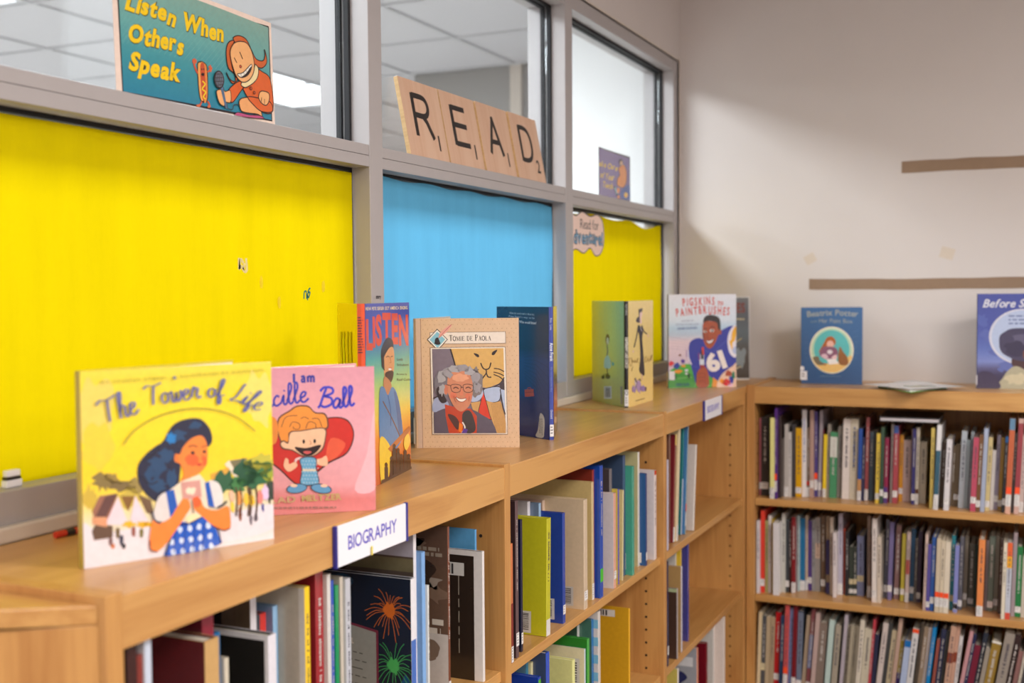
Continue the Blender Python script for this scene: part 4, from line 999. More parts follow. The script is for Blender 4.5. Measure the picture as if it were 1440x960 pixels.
# 11 blue book with moon
bk = vbook('tall blue book with figure before a pale moon, at the right edge', (-.1515, 3.668), 8.3, 24, .226, .2825, .009, (70,84,150), (50,56,100), (60,70,130))
A = Art((1360, 400, 6), [(1376, 412.5), (1478, 411), (1476, 549), (1374, 546.5)], .226, .2825)
A.grad([(95,70),(720,64),(700,890),(85,880)], [(0,(66,78,156)),(.4,(70,84,160)),(.6,(90,110,180)),(.76,(130,140,196)),(.8,(60,54,90)),(1,(52,46,76))], 14)
for i in range(9): A.blob(120+i*60, 300+((i*131)%400), 60, 50, (80+i*4,96+i*3,170), 160+i, .4)
A.up(); A.chars('Before She Was', [(130,188),(400,186),(700,180)], 96, (214,214,222), .02, .55, .02, .35);
A.ell(430, 440, 254, 240, (206,206,220), n=44); A.ell(434, 440, 240, 228, (176,190,220), n=44)
A.rows(320, 560, 255, 3, 32, 13, (110,120,165), 0, 5, .6)
A.poly([(400,640),(700,560),(700,700),(380,760)], (110,120,180)); A.sm([(350,690),(340,640),(360,600),(420,620),(520,600),(600,640),(560,740),(420,730)], (70,44,50))
A.sm([(250,500),(256,430),(300,390),(340,370),(420,365),(520,380),(600,440),(620,540),(560,640),(470,650),(380,640),(300,600),(262,560)], (64,60,90)); A.blob(440,470,110,70,(90,86,116),5,.3,up=True); A.blob(380,540,90,60,(50,46,76),6,.3,up=True); A.sm([(430,560),(480,520),(540,560),(560,640),(480,660),(430,620)], (110,66,50))
A.sm([(240,885),(270,800),(320,720),(380,690),(480,740),(600,720),(700,760),(700,890)], (170,164,140)); A.blob(380,800,90,50,(196,186,156),7,.3,up=True); A.blob(480,840,60,40,(150,150,120),8,.3,up=True); A.sm([(88,760),(140,730),(200,750),(240,810),(250,880),(86,885)], (58,50,80))
A.build('cover_print', bk['fc'], bk['front'], None, INKG)
sticker(bk['fc'], bk['front'], -.002, .01, .024, .03)
# crayon on the case behind the first book
cr = thing('crayon', 'short red crayon lying on the shelf behind the yellow picture book', 'crayon', (-1.083, 1.022, ZT+.0042), (0, 0, math.radians(84)))
m = MB(); cyl(m, (0,0,0), 0, .0042, .05, 10); m.build('wax_body', plain('red crayon', (196,52,30), .5), cr)
m = MB(); cyl(m, (.015,0,0), 0, .0044, .012, 10); m.build('wrapper_band', BLACKP, cr)
# ------------------------------------------------------------------ wooden letter tiles leaning against the glass
zl = 1.6374
tw = .1695; ty0 = 2.004
for k, (ch, num) in enumerate((('R','1'),('E','1'),('A','1'),('D','2'))):
    w = tw-.0026; h = .163; lean = math.asin(.030/.16)
    t = thing('letter_tile', 'birch wood tile with black letter %s, leaning on glass %s' % (ch, {'R':'left of the E tile','E':'between R and A','A':'between E and D','D':'right of the A tile'}[ch]), 'letter tile',
              (-1.1352 + (0, .0012, .0045, .0085)[k], ty0+k*tw, zl+.0003), group=None)
    # local axes: x = along the ledge, y = up the tile, z = out
    ux = Vector((0, 1, 0)); uy = Vector((-math.sin(lean), 0, math.cos(lean)))
    fm = frame_m((0,0,0), ux, uy)
    o = box('tile_board', (0, 0, -.0100), (w, h, 0), PLY, t, .0008); o.matrix_local = fm
    o = box('ply_edge', (-.0004, .001, -.0096), (0, h-.001, -.0004), PLYE, t); o.matrix_local = fm
    q = {'R': [(66,34),(378,150),(430,742),(126,702)], 'E': [(382,150),(690,250),(736,838),(434,772)], 'A': [(694,258),(948,340),(998,892),(742,836)], 'D': [(955,342),(1166,414),(1206,938),(1002,892)]}[ch]
    q = [(a/5.645+550, b/5.645+90) for a, b in q]
    A = Art((0,0,1), [(0,0),(w*1000,0),(w*1000,h*1000),(0,h*1000)], w, h); A.l = 2
    W_, H_ = w*1000, h*1000; BK = (40,34,36)
    if ch == 'R':
        A.line([(44,28),(44,118)], 13, BK, False); A.line([(44,32.5),(84,32.5),(100,38),(106,52),(100,66),(84,73),(44,73)], 12, BK, True, up=True, n=4); A.line([(78,73),(92,84),(114,118)], 13, BK, False)
    if ch == 'E':
        A.line([(44,28),(44,118)], 14, BK, False)
        for y in (32.5, 71, 113.5): A.line([(44,y),(108 if y != 113.5 else 112,y)], 12, BK, False)
    if ch == 'A':
        A.line([(76,28),(42,118)], 12, BK, False); A.line([(72,28),(110,118)], 13, BK, False); A.line([(54,88),(98,88)], 12, BK, False)
    if ch == 'D':
        A.line([(46,28),(46,118)], 13, BK, False); A.line([(46,32.5),(76,32.5),(98,40),(110,60),(110,86),(98,106),(76,113.5),(46,113.5)], 12, BK, True, n=4)
    A.text(num, 121, 140, 46, BK, 0, 1.0, .02)
    A.m.build('printed_letter', BLACKP, t).matrix_local = fm

# ------------------------------------------------------------------ posters on the far ledge
def curved_poster(label, x, y0, y1, z0, z1, A, bow, tilt=0, name='poster'):
    t = thing(name, label, 'poster', (x, y0, z0), (0, -tilt, 0))
    n = 16; m = MB(); W_, H_ = y1-y0, z1-z0
    f = lambda a: bow*math.sin(math.pi*a/W_)
    for i in range(n):
        a, b = W_*i/n, W_*(i+1)/n
        m.box((0,0,0),(0,0,0)) if False else None
        p = [(f(a)-.0004, a, 0), (f(b)-.0004, b, 0), (f(b)-.0004, b, H_), (f(a)-.0004, a, H_)]
        q = [(f(a), a, 0), (f(b), b, 0), (f(b), b, H_), (f(a), a, H_)]
        m.face(q, (236,214,200)); m.face(p[::-1], (226,222,220)); m.face([q[3],q[2],p[2],p[3]], (230,220,210)); m.face([p[0],p[1],q[1],q[0]], (230,220,210))
    m.build('poster_sheet', INKM, t)
    o = A.m.build('poster_print', INKG, t)
    import bmesh
    b = bmesh.new(); b.from_mesh(o.data)
    for i in range(1, n):
        bmesh.ops.bisect_plane(b, geom=b.verts[:]+b.edges[:]+b.faces[:], plane_co=(W_*i/n, 0, 0), plane_no=(1, 0, 0))
    for v in b.verts:
        a = min(max(v.co.x/W_*n, 0), n-1e-5); k = int(a); g = f(W_*k/n)*(1-a+k) + f(W_*(k+1)/n)*(a-k)
        v.co = (g+.0003+v.co.z, v.co.x, v.co.y)
    b.to_mesh(o.data); b.free()
    return t
H1_ = on(0, -1.134, 396, 37).z-1.6376; H2_ = on(0, -1.135, 885, 220).z-1.6376
pw_ = on(0, -1.131, 386.7, 171).y-on(0, -1.131, 163.5, 124).y
A = Art((160, 0, 5.646), [(160.5, -6.5), (396, 37), (386.7, 170), (163.5, 124)], pw_, H1_)
A.poly([(34,-22),(200,6),(600,105),(900,185),(1304,236),(1252,935),(700,842),(400,790),(56,712)], (30,28,36))
A.grad([(44,-14),(1294,246),(1243,924),(62,706)], [(0,(136,172,160)),(.4,(104,168,166)),(.7,(60,146,160)),(1,(40,130,160))], 12)
for k in range(34): A.line([(60+k*38,-14+k*8),(60+k*36-330,-14+k*8+360)] if k > 8 else [(60+k*38,-14+k*8),(62,90+k*42)], 1.6, (120,178,176), False, up=False)
A.up()
def bold(txt, path, size, sx):
    for c, off, d in (((70,60,30), .075, 5), ((246,206,30), .045, 0)):
        A.chars(txt, [(p[0]+d*.4, p[1]+d*.4) for p in path], size, c, .03, sx, off, 0, .35, seed=len(txt))
bold('Listen', [(82,205),(250,245),(430,300)], 150, .72); bold('When', [(476,310),(640,350),(828,385)], 158, .7)
bold('Others', [(90,395),(280,435),(480,480)], 150, .7); bold('Speak', [(92,570),(270,612),(450,645)], 150, .74)
OL = (48,26,24)
# hot dog
A.sm([(585,545),(610,520),(640,525),(668,560),(664,700),(650,780),(600,780),(584,700)], OL); A.sm([(592,548),(612,530),(628,540),(626,700),(620,770),(600,768),(590,700)], (240,170,90)); A.sm([(628,545),(640,533),(660,560),(658,700),(646,772),(622,772)], (226,140,70))
A.sm([(612,540),(632,530),(644,560),(642,740),(622,772),(608,740),(606,600)], (200,84,50)); A.line([(620,650),(640,670),(614,700),(640,720),(620,750),(636,765)], 8, (246,220,30)); A.blob(626,606,13,11,OL,3); A.ell(620,572,4,7,OL,up=False); A.ell(636,572,4,7,OL); A.line([(585,600),(565,560),(556,515)], 14, (206,90,60)); A.blob(562,520,18,18,(214,100,66),5); A.line([(664,590),(690,575),(695,560)], 12, (206,90,60)); A.blob(692,566,14,20,(214,100,66),6,.4)
A.line([(604,780),(590,800),(575,812)], 12, (206,90,60)); A.blob(574,806,16,10,(214,110,70),7); A.line([(650,780),(664,800),(660,815)], 12, (206,90,60)); A.blob(660,814,16,9,(214,110,70),8); A.up()
# girl with microphone
OR, ORD, SKN = (222,100,44), (190,80,40), (244,180,120)
def oshape(p, c, w=7): A.sm(p, c); A.outl(p, w, OL)
oshape([(920,370),(960,330),(1040,350),(1090,430),(1130,490),(1200,500),(1228,460),(1226,415),(1242,470),(1235,520),(1180,555),(1110,545),(1070,600),(1090,520)], (206,100,50))
oshape([(860,640),(905,650),(900,600),(850,560),(838,480),(850,410),(880,375),(920,370),(900,420),(880,520),(900,600),(925,640),(880,665),(845,630),(828,590)], (206,100,50))
oshape([(960,640),(1100,560),(1180,580),(1262,640),(1262,860),(1140,862),(1060,780),(1010,760)], OR)
oshape([(940,650),(830,715),(835,770),(870,790),(970,700),(1010,690)], OR)
oshape([(925,790),(960,765),(1060,770),(1130,850),(1140,905),(1100,880),(960,860),(930,830)], (240,170,110)); oshape([(1010,760),(1100,765),(1240,800),(1250,866),(1140,862),(1070,820)], OR)
oshape([(1120,760),(1150,720),(1230,735),(1225,790),(1190,820),(1140,800)], SKN); A.line([(1150,765),(1140,800)], 5, OL, up=False); A.line([(1180,775),(1175,810)], 5, OL)
oshape([(880,880),(900,860),(960,870),(1010,880),(1120,890),(1150,912),(1000,898)], (190,80,130), 5)
oshape([(960,660),(1090,560),(1110,530),(1140,560),(1125,620),(1080,660),(1010,690),(975,690)], (244,224,170))
oshape([(870,470),(900,400),(960,372),(1040,380),(1085,440),(1100,520),(1085,590),(1030,645),(960,655),(905,600)], SKN)
A.line([(905,488),(928,524)], 7, OL, False); A.line([(962,446),(986,496)], 7, OL, False); A.ell(960,548,12,12,OL); A.ell(960,548,7,7,(226,100,70))
oshape([(922,602),(980,590),(1068,530),(1060,570),(1020,610),(960,625)], (246,240,226), 6); A.sm([(960,622),(1010,595),(1064,545),(1055,580),(1015,616)], (40,26,30)); 
for x, y in ((955,600),(985,592),(1012,575),(1040,556)): A.line([(x,y),(x+6,y+18)], 3, OL, False, up=False)
A.up(); A.ell(1046,700,13,13,OL); A.ell(1076,730,12,12,OL); A.ell(1046,700,8,8,ORD,up=False); A.ell(1076,730,7,7,ORD)
A.poly([(760,690),(785,690),(812,830),(790,830)], (90,120,150)); A.outl([(760,690),(785,690),(812,830),(790,830)], 4, OL, 1); oshape([(725,715),(780,708),(800,720),(845,715),(840,790),(790,790),(780,815),(740,790)], SKN, 5); A.poly([(758,700),(784,700),(806,826),(790,828)], (84,110,140))
A.ell(752,640,44,60,OL); A.ell(752,640,37,52,(100,106,120)); 
for k in range(4): A.line([(722+k*16,595),(726+k*16,690)], 3, OL, up=False); A.line([(716,606+k*24),(790,602+k*24)], 3, OL, up=False)
A.up(); A.line([(806,832),(850,840),(870,810),(925,812)], 5, OL)
a, b = on(0, -1.131, 163.5, 124), on(0, -1.131, 386.7, 171)
curved_poster('wide teal LISTEN WHEN OTHERS SPEAK poster leaning on the glass at upper left', -1.131, a.y, b.y, 1.6376, 1.6376+H1_, A, .005, .03)
A = Art((800, 190, 5.333), [(845, 208), (885, 220), (886.3, 284), (842, 275)], on(0, -1.135, 886.3, 284).y-on(0, -1.135, 842, 275).y, H2_)
A.poly([(238,96),(452,160),(462,500),(222,462)], (60,56,80)); A.poly([(244,106),(446,170),(455,490),(229,452)], (128,112,170))
A.chars('Take Care', [(212,222),(290,240),(370,260)], 52, (230,196,70), .03, .7, .04, 0, .3); A.chars('of Your', [(240,312),(345,335)], 60, (230,196,70), .03, .6, .04, 0, .3); A.chars('Teeth', [(256,385),(334,400)], 62, (230,196,70), .03, .6, .04, 0, .3)
A.sm([(380,240),(410,215),(430,260),(430,340),(410,385),(370,370),(370,320),(385,290)], (236,150,70)); A.outl([(380,240),(410,215),(430,260),(430,340),(410,385),(370,370),(370,320),(385,290)], 4, (60,40,50)); A.ell(394,200,14,26,(70,60,80)); A.ell(396,206,8,16,(230,190,150))
A.sm([(420,380),(450,370),(455,480),(395,470),(390,420)], (60,90,170)); A.ell(428,445,13,22,(240,190,60)); A.poly([(340,380),(356,374),(376,440),(360,456)], (60,60,90)); A.poly([(346,386),(356,382),(370,436),(361,444)], (150,190,210)); A.blob(374,410,10,24,(236,150,80),3,.3,up=True); A.ell(376,462,9,14,(236,150,80))
a, b = on(0, -1.135, 842, 275), on(0, -1.135, 886.3, 284)
curved_poster('small purple TAKE CARE OF YOUR TEETH poster leaning on glass near the corner', -1.135, a.y, b.y, 1.6376, 1.6376+H2_, A, -.003, .0)
# speech bubble sign on the corner pane's yellow paper
A = Art((0,0,1), [(0,0),(320,0),(320,130),(0,130)], .32, .13); A.clip = False; A.l = 0
bub = [(10,30),(30,10),(80,18),(130,4),(190,14),(250,6),(292,22),(306,60),(300,96),(272,120),(230,124),(190,104),(140,120),(80,110),(30,118),(6,80)]
t = thing('speech_bubble_sign', 'pink READ FOR ADVENTURE speech bubble stuck on the corner pane', 'sign', (-1.1524, 2.868, 1.4605))
bs = smooth(bub, 5, True); m = MB(); pts = [(p[0]/1000, (130-p[1])/1000) for p in bs][::-1]
m.prism(pts, -.0006, 0, (244,216,204)); fmx = frame_m((0,0,0), (0,1,0), (0,0,1)); m.build('card', INKM, t).matrix_local = fmx
A.l = 2; A.outl(bub, 3.2, (70,50,56)); A.chars('Read for', [(112,52),(262,50)], 40, (70,54,60), .02, .55)
for off, c in ((.06, (36,40,54)), (.01, (120,170,206))): A.chars('Adventure!', [(16,96),(150,92),(298,94)], 52, c, .03, .72, off, 0, .3)
A.m.build('lettering', INKM, t).matrix_local = fmx

# ------------------------------------------------------------------ marks on the yellow paper and wall
def scrap(name, label, cat, y, z, w, h, col, seed, x=-1.1566, rough=.45):
    r = random.Random(seed); n = 11
    pts = [(y+w/2*(1+rough*(r.random()-.5)*2)*math.cos(2*math.pi*k/n), z+h/2*(1+rough*(r.random()-.5)*2)*math.sin(2*math.pi*k/n)) for k in range(n)]
    m = MB(); m.prism([(p[0], p[1]) for p in pts], 0, .0004, col); o = m.build(name, INKM); o.matrix_world = frame_m((x,0,0), (0,1,0), (0,0,1))
    return tag(o, label, cat)
def strokes(name, label, cat, y, z, k, P, w, col):
    A = Art((0,0,1), [(0,0),(100,0),(100,100),(0,100)], k, k); A.clip = False; A.l = 1
    for q in P: A.line(q, w, col, up=False)
    me = A.m; t0 = []
    o = me.build(name, INKM); o.matrix_world = frame_m((-1.1566, y, z), (0,1,0), (0,0,1)); return tag(o, label, cat)
strokes('paper_scrap', 'pale torn paper scrap on the yellow sheet, higher of the two marks', 'paper scrap', 1.476, CZ+.036, .026, [[(15,10),(15,80)],[(15,80),(40,60),(60,90)],[(60,90),(90,85),(85,10)],[(20,75),(30,20),(60,40)],[(58,80),(70,40)]], 20, (232,216,150))
strokes('ink_mark', 'small teal scribble on the yellow sheet near the grey post', 'ink mark', 1.655, CZ-.012, .023, [[(10,80),(15,30),(40,25),(45,80)],[(55,90),(60,40),(90,30),(70,70),(55,50)],[(60,30),(80,5),(95,0)]], 13, (20,110,110))
scrap('paper_scrap', 'pale paper scrap stuck on the yellow sheet at far left', 'paper scrap', .992, CZ-.0, .03, .010, (226,196,120), 3)
scrap('sticker', 'round red sticker on yellow sheet left of the foreground book', 'sticker', 1.150, CZ-.216, .028, .033, (224,96,70), 5, rough=.08)
for k, (u, v, w, h) in enumerate(((368, 397, .009, .022), (393, 425, .009, .020), (455, 403, .010, .022))):
    p = on(0, -1.156, u, v); scrap('tape_piece', None, None, p.y, p.z, w, h, (238,212,24), 31+k, rough=.15)
    o = bpy.context.scene.collection.objects[-1]
    tag(o, ('faint clear tape patch on yellow sheet, just below pale scrap', 'faint clear tape patch on yellow sheet, left of teal scribble', 'faint clear tape patch on yellow sheet, right of teal scribble')[k], 'tape')
# small lettered decal on the grey post above the LISTEN book
A = Art((0,0,1), [(0,0),(40,0),(40,30),(0,30)], .02, .014); A.clip = False
A.chars('story', [(2,22),(38,22)], 22, (40,40,50), .02, .8, .02)
o = A.m.build('post_decal', INKM); o.matrix_world = frame_m((XW+.0008, 1.842, CZ-.012), (0,1,0), (0,0,1)); tag(o, 'tiny black lettered decal on grey window post above orange-spined book', 'decal')
# bright metal clip at the left edge of the sill
t = thing('binder_clip', 'white and black clip at the left end of the window ledge', 'clip', (-1.1505, 1.003, 1.1256))
box('clip_jaw', (0, 0, 0), (.010, .024, .009), WHITEP, t, .001); box('clip_spring', (.0005, .001, .0092), (.0095, .023, .013), BLACKP, t, .001); box('clip_tab', (.001, .002, .0132), (.009, .022, .021), WHITEP, t, .001)

# brown paper strips on the back wall
def strip(label, x0, x1, zc0, zc1, h, seed):
    r = random.Random(seed); m = MB(); n = 40; x = []
    top, bot = [], []
    for i in range(n+1):
        t = i/n; xx = x0+(x1-x0)*t; zc = zc0+(zc1-zc0)*t + .0012*math.sin(9*t+seed)
        top.append((xx, zc+h/2+.0007*math.sin(31*t+seed)+.0004*(r.random()-.5))); bot.append((xx, zc-h/2+.0007*math.sin(23*t+2*seed)+.0004*(r.random()-.5)))
    y = YW-.0012
    for i in range(n):
        a, b, c, d = bot[i], bot[i+1], top[i+1], top[i]
        w = .0008*math.sin(i*.7)
        m.face([(a[0],y,a[1]),(b[0],y,b[1]),(c[0],y-.0004,c[1]),(d[0],y-.0004,d[1])])
        m.face([(d[0],y-.0004,d[1]),(c[0],y-.0004,c[1]),(c[0],YW-.0002,c[1]),(d[0],YW-.0002,d[1])])
        m.face([(b[0],y,b[1]),(a[0],y,a[1]),(a[0],YW-.0002,a[1]),(b[0],YW-.0002,b[1])])
    a, d = bot[0], top[0]; m.face([(a[0],YW-.0002,a[1]),(a[0],y,a[1]),(d[0],y,d[1]),(d[0],YW-.0002,d[1])])
    return tag(m.build('paper_strip', TAPE), label, 'paper strip')
strip('lower long brown paper strip taped to the wall above the back bookcase', -.679, .35, CZ+.021, CZ+.0195, .0345, 2)
strip('upper brown paper strip on the back wall, right side', -.389, .35, CZ+.3945, CZ+.388, .0375, 5)
TP = plain('old tape patch', (206,191,176), .5, .03, 60)
for lab, x, z, s, r in (('faint beige tape patch on the back wall between the two brown strips, right', -.25, CZ+.116, .042, .3), ('faint beige tape patch on back wall above the left end of lower strip', -.676, CZ+.106, .036, -.5)):
    o = box('tape_patch', (-s/2, -.0006, -s*.42), (s/2, 0, s*.42), TP); o.location = (x, YW-.0002, z); o.rotation_euler = (0, r, 0); tag(o, lab, 'tape')

# BIOGRAPHY sign holders on the rails
for lab, y0, y1, z1, k in (('white BIOGRAPHY sign with navy ends on the nearest bookcase rail', 1.217, 1.402, CZ-.297, 0), ('white BIOGRAPHY sign with navy ends on the corner bookcase rail', 3.012, 3.205, CZ-.2965, 1)):
    h = .0535; t = thing('shelf_sign', lab, 'sign', (XF, y0, z1-h))
    w = y1-y0
    box('sign_plate', (.0006, .004, 0), (.0046, w-.004, h), WHITEP, t, .0006)
    box('end_cap', (.0003, 0, -.001), (.0062, .0045, h+.001), NAVYP, t, .0008); box('end_cap', (.0003, w-.0045, -.001), (.0062, w, h+.001), NAVYP, t, .0008)
    A = Art((0,0,1), [(0,0),(w*1000,0),(w*1000,h*1000),(0,h*1000)], w, h)
    A.chars('BIOGRAPHY', [(w*1000*.16,35),(w*1000*.84,35)], 26, (96,88,190), .05, 1, .012)
    A.m.build('sign_lettering', INKM, t).matrix_local = frame_m((.0047, 0, 0), (0,1,0), (0,0,1))
    if not k:
        m = MB(); m.box((.0064,.084,.0),(.0066,.088,.012),(226,206,90)); m.build('tape_residue', INKM, t)
# ------------------------------------------------------------------ shelved books
CN = [('white',(225,222,222)),('cream',(208,194,168)),('tan',(176,150,118)),('brown',(112,82,58)),('dark brown',(62,44,38)),('grey',(145,142,140)),('dark grey',(84,82,82)),('black',(38,36,38)),
      ('red',(190,45,45)),('dark red',(125,32,38)),('pink',(190,110,125)),('pale pink',(210,180,172)),('orange',(220,130,70)),('yellow',(222,186,50)),('pale yellow',(214,208,130)),('olive',(170,150,55)),
      ('green',(50,140,80)),('dark green',(48,66,54)),('pale green',(180,202,192)),('teal',(30,108,118)),('blue',(40,90,165)),('navy',(42,46,88)),('light blue',(140,170,205)),('lavender',(150,145,175)),('purple',(92,66,135)),('maroon',(110,28,70))]
def cname(c):
    return min(CN, key=lambda n: sum((a-b)**2*w for a, b, w in zip(n[1], c, (1, 1.2, .9))))[0]
REG = []
def spine_book(loc, rotz, T, H, D, cs, cl=None, lab=None, ex=(), lean=0, seed=0, page=(214,206,190), hard=True, tiltaxis=1):
    """book standing on its tail; spine at y=0 facing -y, width along x, before rotation"""
    cl = cl or cs
    r = MB(); b = .0021 if T > .007 else .0009; c = .0007
    # cover as one U in plan
    out = [(0, D), (0, c), (c, 0), (T-c, 0), (T, c), (T, D), (T-b, D), (T-b, b+.001), (b, b+.001), (b, D)]
    out = out[::-1]
    i = len(r.v); n = len(out)
    # caps split in three rectangles-ish polygons
    def cap(z, flip):
        polys = [[(0, c), (c, 0), (T-c, 0), (T, c), (T, b+.001), (T-b, b+.001), (b, b+.001), (0, b+.001)], [(0, b+.001), (b, b+.001), (b, D), (0, D)], [(T-b, b+.001), (T, b+.001), (T, D), (T-b, D)]]
        for p in polys:
            q = [(x, y, z) for x, y in p]
            r.face(q[::-1] if flip else q, cs)
    cap(H, False); cap(0, True)
    pts = [(0, D), (0, c), (c, 0), (T-c, 0), (T, c), (T, D), (T-b, D), (T-b, b+.001), (b, b+.001), (b, D)]
    cols = [cl, cs, cs, cs, cl, cl, cl, cs, cl, cl]
    for k in range(n):
        a, q = pts[k], pts[(k+1) % n]
        r.face([(a[0], a[1], 0), (q[0], q[1], 0), (q[0], q[1], H), (a[0], a[1], H)], cols[k])
    o = r.build('book', INKG if seed % 3 else INK)
    e = .003 if hard else .0002
    pg = MB(); pg.box((b+.0001, b+.0012, e), (T-b-.0001, D-.003, H-e), page); pg.build('pages', PAGE, o)
    rz = Matrix.Rotation(rotz, 4, 'Z')
    # lean about the lower edge on the side it leans to
    if lean:
        piv = Vector((T if lean > 0 else 0, 0, 0)); L = Matrix.Translation(piv) @ Matrix.Rotation(lean, 4, 'Y') @ Matrix.Translation(-piv)
    else: L = Matrix.Identity(4)
    o.matrix_world = Matrix.Translation(loc) @ rz @ L
    rnd = random.Random(seed)
    def mk(name, fn, side=False):
        if side: A = Art((0,0,1), [(0,0),(D*1000,0),(D*1000,H*1000),(0,H*1000)], D, H); fm = frame_m((-.0001, D, 0), (0,-1,0), (0,0,1))
        else: A = Art((0,0,1), [(0,0),(T*1000,0),(T*1000,H*1000),(0,H*1000)], T, H); fm = frame_m((0,-.0001,0), (1,0,0), (0,0,1))
        A.clip = True; fn(A, (D if side else T)*1000, H*1000)
        A.m.build(name, INKM if 'label' in name else INKG, o).matrix_local = fm
    bands = [x for x in ex if x[0] == 'band']
    if bands: 
        def f(A, w, h):
            for _, a, bb, cc in bands: A.rect(0, h*a, w, h*bb, cc)
        mk('spine_band', f)
    tt = [x for x in ex if x[0] == 'title']
    if tt:
        def f(A, w, h):
            A.l = 3
            for _, a, bb, cc in tt:
                y = h*a
                while y < h*bb:
                    q = 1.2+rnd.random()*2.0; x0 = w*(.34+.06*rnd.random()); x1 = w*(.58+.1*rnd.random())
                    A.rect(x0, y, x1, min(y+q, h*bb), cc, False); y += q+(1.1 if rnd.random() < .82 else 5.5)
        mk('spine_title', f)
    for x in ex:
        if x[0] == 'label':
            def f(A, w, h):
                A.l = 6; A.rect(0, h*x[1], w, h*x[2], x[3] if len(x) > 3 else (222,218,216)); A.rows(w*.22, w*.8, h*x[1]+2.5, max(1, int((h*(x[2]-x[1])-3)/5)), 5, 1.5, (110,106,108), 0, seed, .6)
            mk('call_number_label', f)
        if x[0] == 'dot':
            def f(A, w, h): A.l = 8; A.rect(0, h*x[1], w, h*x[2], x[3])
            mk('colour_sticker', f)
        if x[0] == 'art': mk('cover_print', x[1], True)
    return o
LABW = {'w': ('label', .86, .95)}
def ext(flags, seed, cs):
    """flags: w call label; O orange sticker; t/T dark/light title; rN..."""
    r = random.Random(seed*7+1); e = []
    lum = sum(cs)/3
    for f in flags.split():
        if f == 'w': a = .80+.07*r.random(); e.append(('label', a, a+.085))
        elif f == 'W': e.append(('label', .86, .995))
        elif f == 'O': e.append(('dot', .72, .79, (248,82,40))); e.append(('label', .80, .92))
        elif f == 'R': e.append(('dot', .77, .83, (200,50,36)))
        elif f == 'S': e.append(('label', .66, .76, (206,190,150)))
        elif f == 'T': e.append(('title', .12, .5+.2*r.random(), (70,66,80) if lum > 120 else (196,190,184)))
        elif f == 'G': e.append(('title', .1, .6, (60,96,170)))
        elif f[0] == 'b':                      # b:a:b:r:g:b
            _, a, b, R, G, B = f.split(':'); e.append(('band', float(a), float(b), (int(R), int(G), int(B))))
    return e
ONES = ['', 'first','second','third','fourth','fifth','sixth','seventh','eighth','ninth','tenth','eleventh','twelfth','thirteenth','fourteenth','fifteenth','sixteenth','seventeenth','eighteenth','nineteenth']
def ordw(n):
    if n < 20: return ONES[n]
    t, o = divmod(n, 10); T = {2:'twent',3:'thirt',4:'fort',5:'fift',6:'sixt',7:'sevent',8:'eight'}[t]
    return T+'ieth' if o == 0 else T+'y-'+ONES[o]
def row_labels(items, where):
    """items: (object, colour name, thickness, height, flags) from left to right"""
    ns = [i[1] for i in items]; cand = []
    hs = sorted(i[3] for i in items); hi = hs[int(len(hs)*.85)]; lo = hs[int(len(hs)*.15)]
    for k, (o, c, t, h, fl) in enumerate(items):
        adj = ('tall ' if h >= hi else 'short ' if h <= lo else '') + ('thick ' if t > .021 else 'thin ' if t < .008 else '')
        ext_ = ' with orange sticker' if 'O' in fl.split() else ''
        l = ns[k-1] if k else 'the side panel'; r = ns[k+1] if k+1 < len(ns) else None
        nb = ('between two %s books' % l) if l == r else ('between %s and %s ones' % (l, r) if k and r else ('beside the left panel' if not k else 'at the right end of the row'))
        cand.append((adj + c + ' book' + ext_, nb))
    full = [a+' '+b for a, b in cand]
    for k, it in enumerate(items):
        o = it[0]; a, nb = cand[k]
        if full.count(full[k]) == 1: lab = '%s %s, %s' % (a, nb, where)
        else: lab = '%s, %s from the left, %s' % (a, ordw(k+1), where)
        if len(lab.split()) > 16: lab = '%s, %s from left, %s' % (cand[k][0].replace(' with orange sticker', ''), ordw(k+1), where)
        o['label'] = lab; o['category'] = 'book'

def back_row(data, crop_fn, zs, vb_default, lean_fn, where, group, zbot_known=True):
    items = []; px = XF+.0266+.002; seed = len(group)*13
    for d in data:
        cid, xl, xr, yt, yb, col, fl = d
        (ox, oy), s = crop_fn[cid]
        ul, ur, vt = xl/s+ox, xr/s+ox, yt/s+oy
        if yb is not None:
            vb = yb/s+oy; P = on(2, zs, (ul+ur)/2, vb); y = min(max(P.y, YB+.006), YB+.11)
            a = on(1, y, ul, vb).x; b = on(1, y, ur, vb).x
        else:
            y = YB+.018+.02*random.Random(xl*7+seed).random(); a = on(1, y, ul, 960).x; b = on(1, y, ur, 960).x
            zc = on(1, y, ul, 960).z; ln = lean_fn((a+XF*-1)); sh = (zc-zs)*math.tan(ln); a -= sh; b -= sh
        top = on(1, y, (ul+ur)/2, vt).z
        T = max(.0045, b-a+.001); x = max(a, px+.0002)
        if x - a > .006: T = max(.0045, T-(x-a)*.5)
        ln = lean_fn(x-XF)
        H = (top-zs)/math.cos(ln); H = min(H, (.276 if zs < BA-.1 else .29)); H = max(H, .14)
        D = min(.2, H*.72)
        y = min(y, YW-.012-D)
        seed += 1
        c = tuple(min(255, max(0, q+random.Random(seed).randint(-6, 6))) for q in col)
        e = ext(fl, seed, col)
        if 'T' not in fl and T > .006 and seed % 2: e += ext('T', seed, col)
        o = spine_book((x, y, zs+.0002), 0, T, H, D, c, ex=e, lean=ln, seed=seed)
        o['group'] = group
        if items and False: pass
        items.append((o, cname(c), T, H, fl)); px = x+T*1.0
        px = x + T/max(.9, math.cos(ln)) + (0 if ln == 0 else 0)
    row_labels(items, where); return items
C1 = {1: ((1056, 560), 6), 2: ((1180, 565), 6), 3: ((1310, 570), 6), 4: ((1056, 700), 6), 5: ((1180, 715), 6), 6: ((1310, 725), 6), 7: ((1056, 840), 8), 8: ((1180, 840), 8), 9: ((1310, 840), 8)}
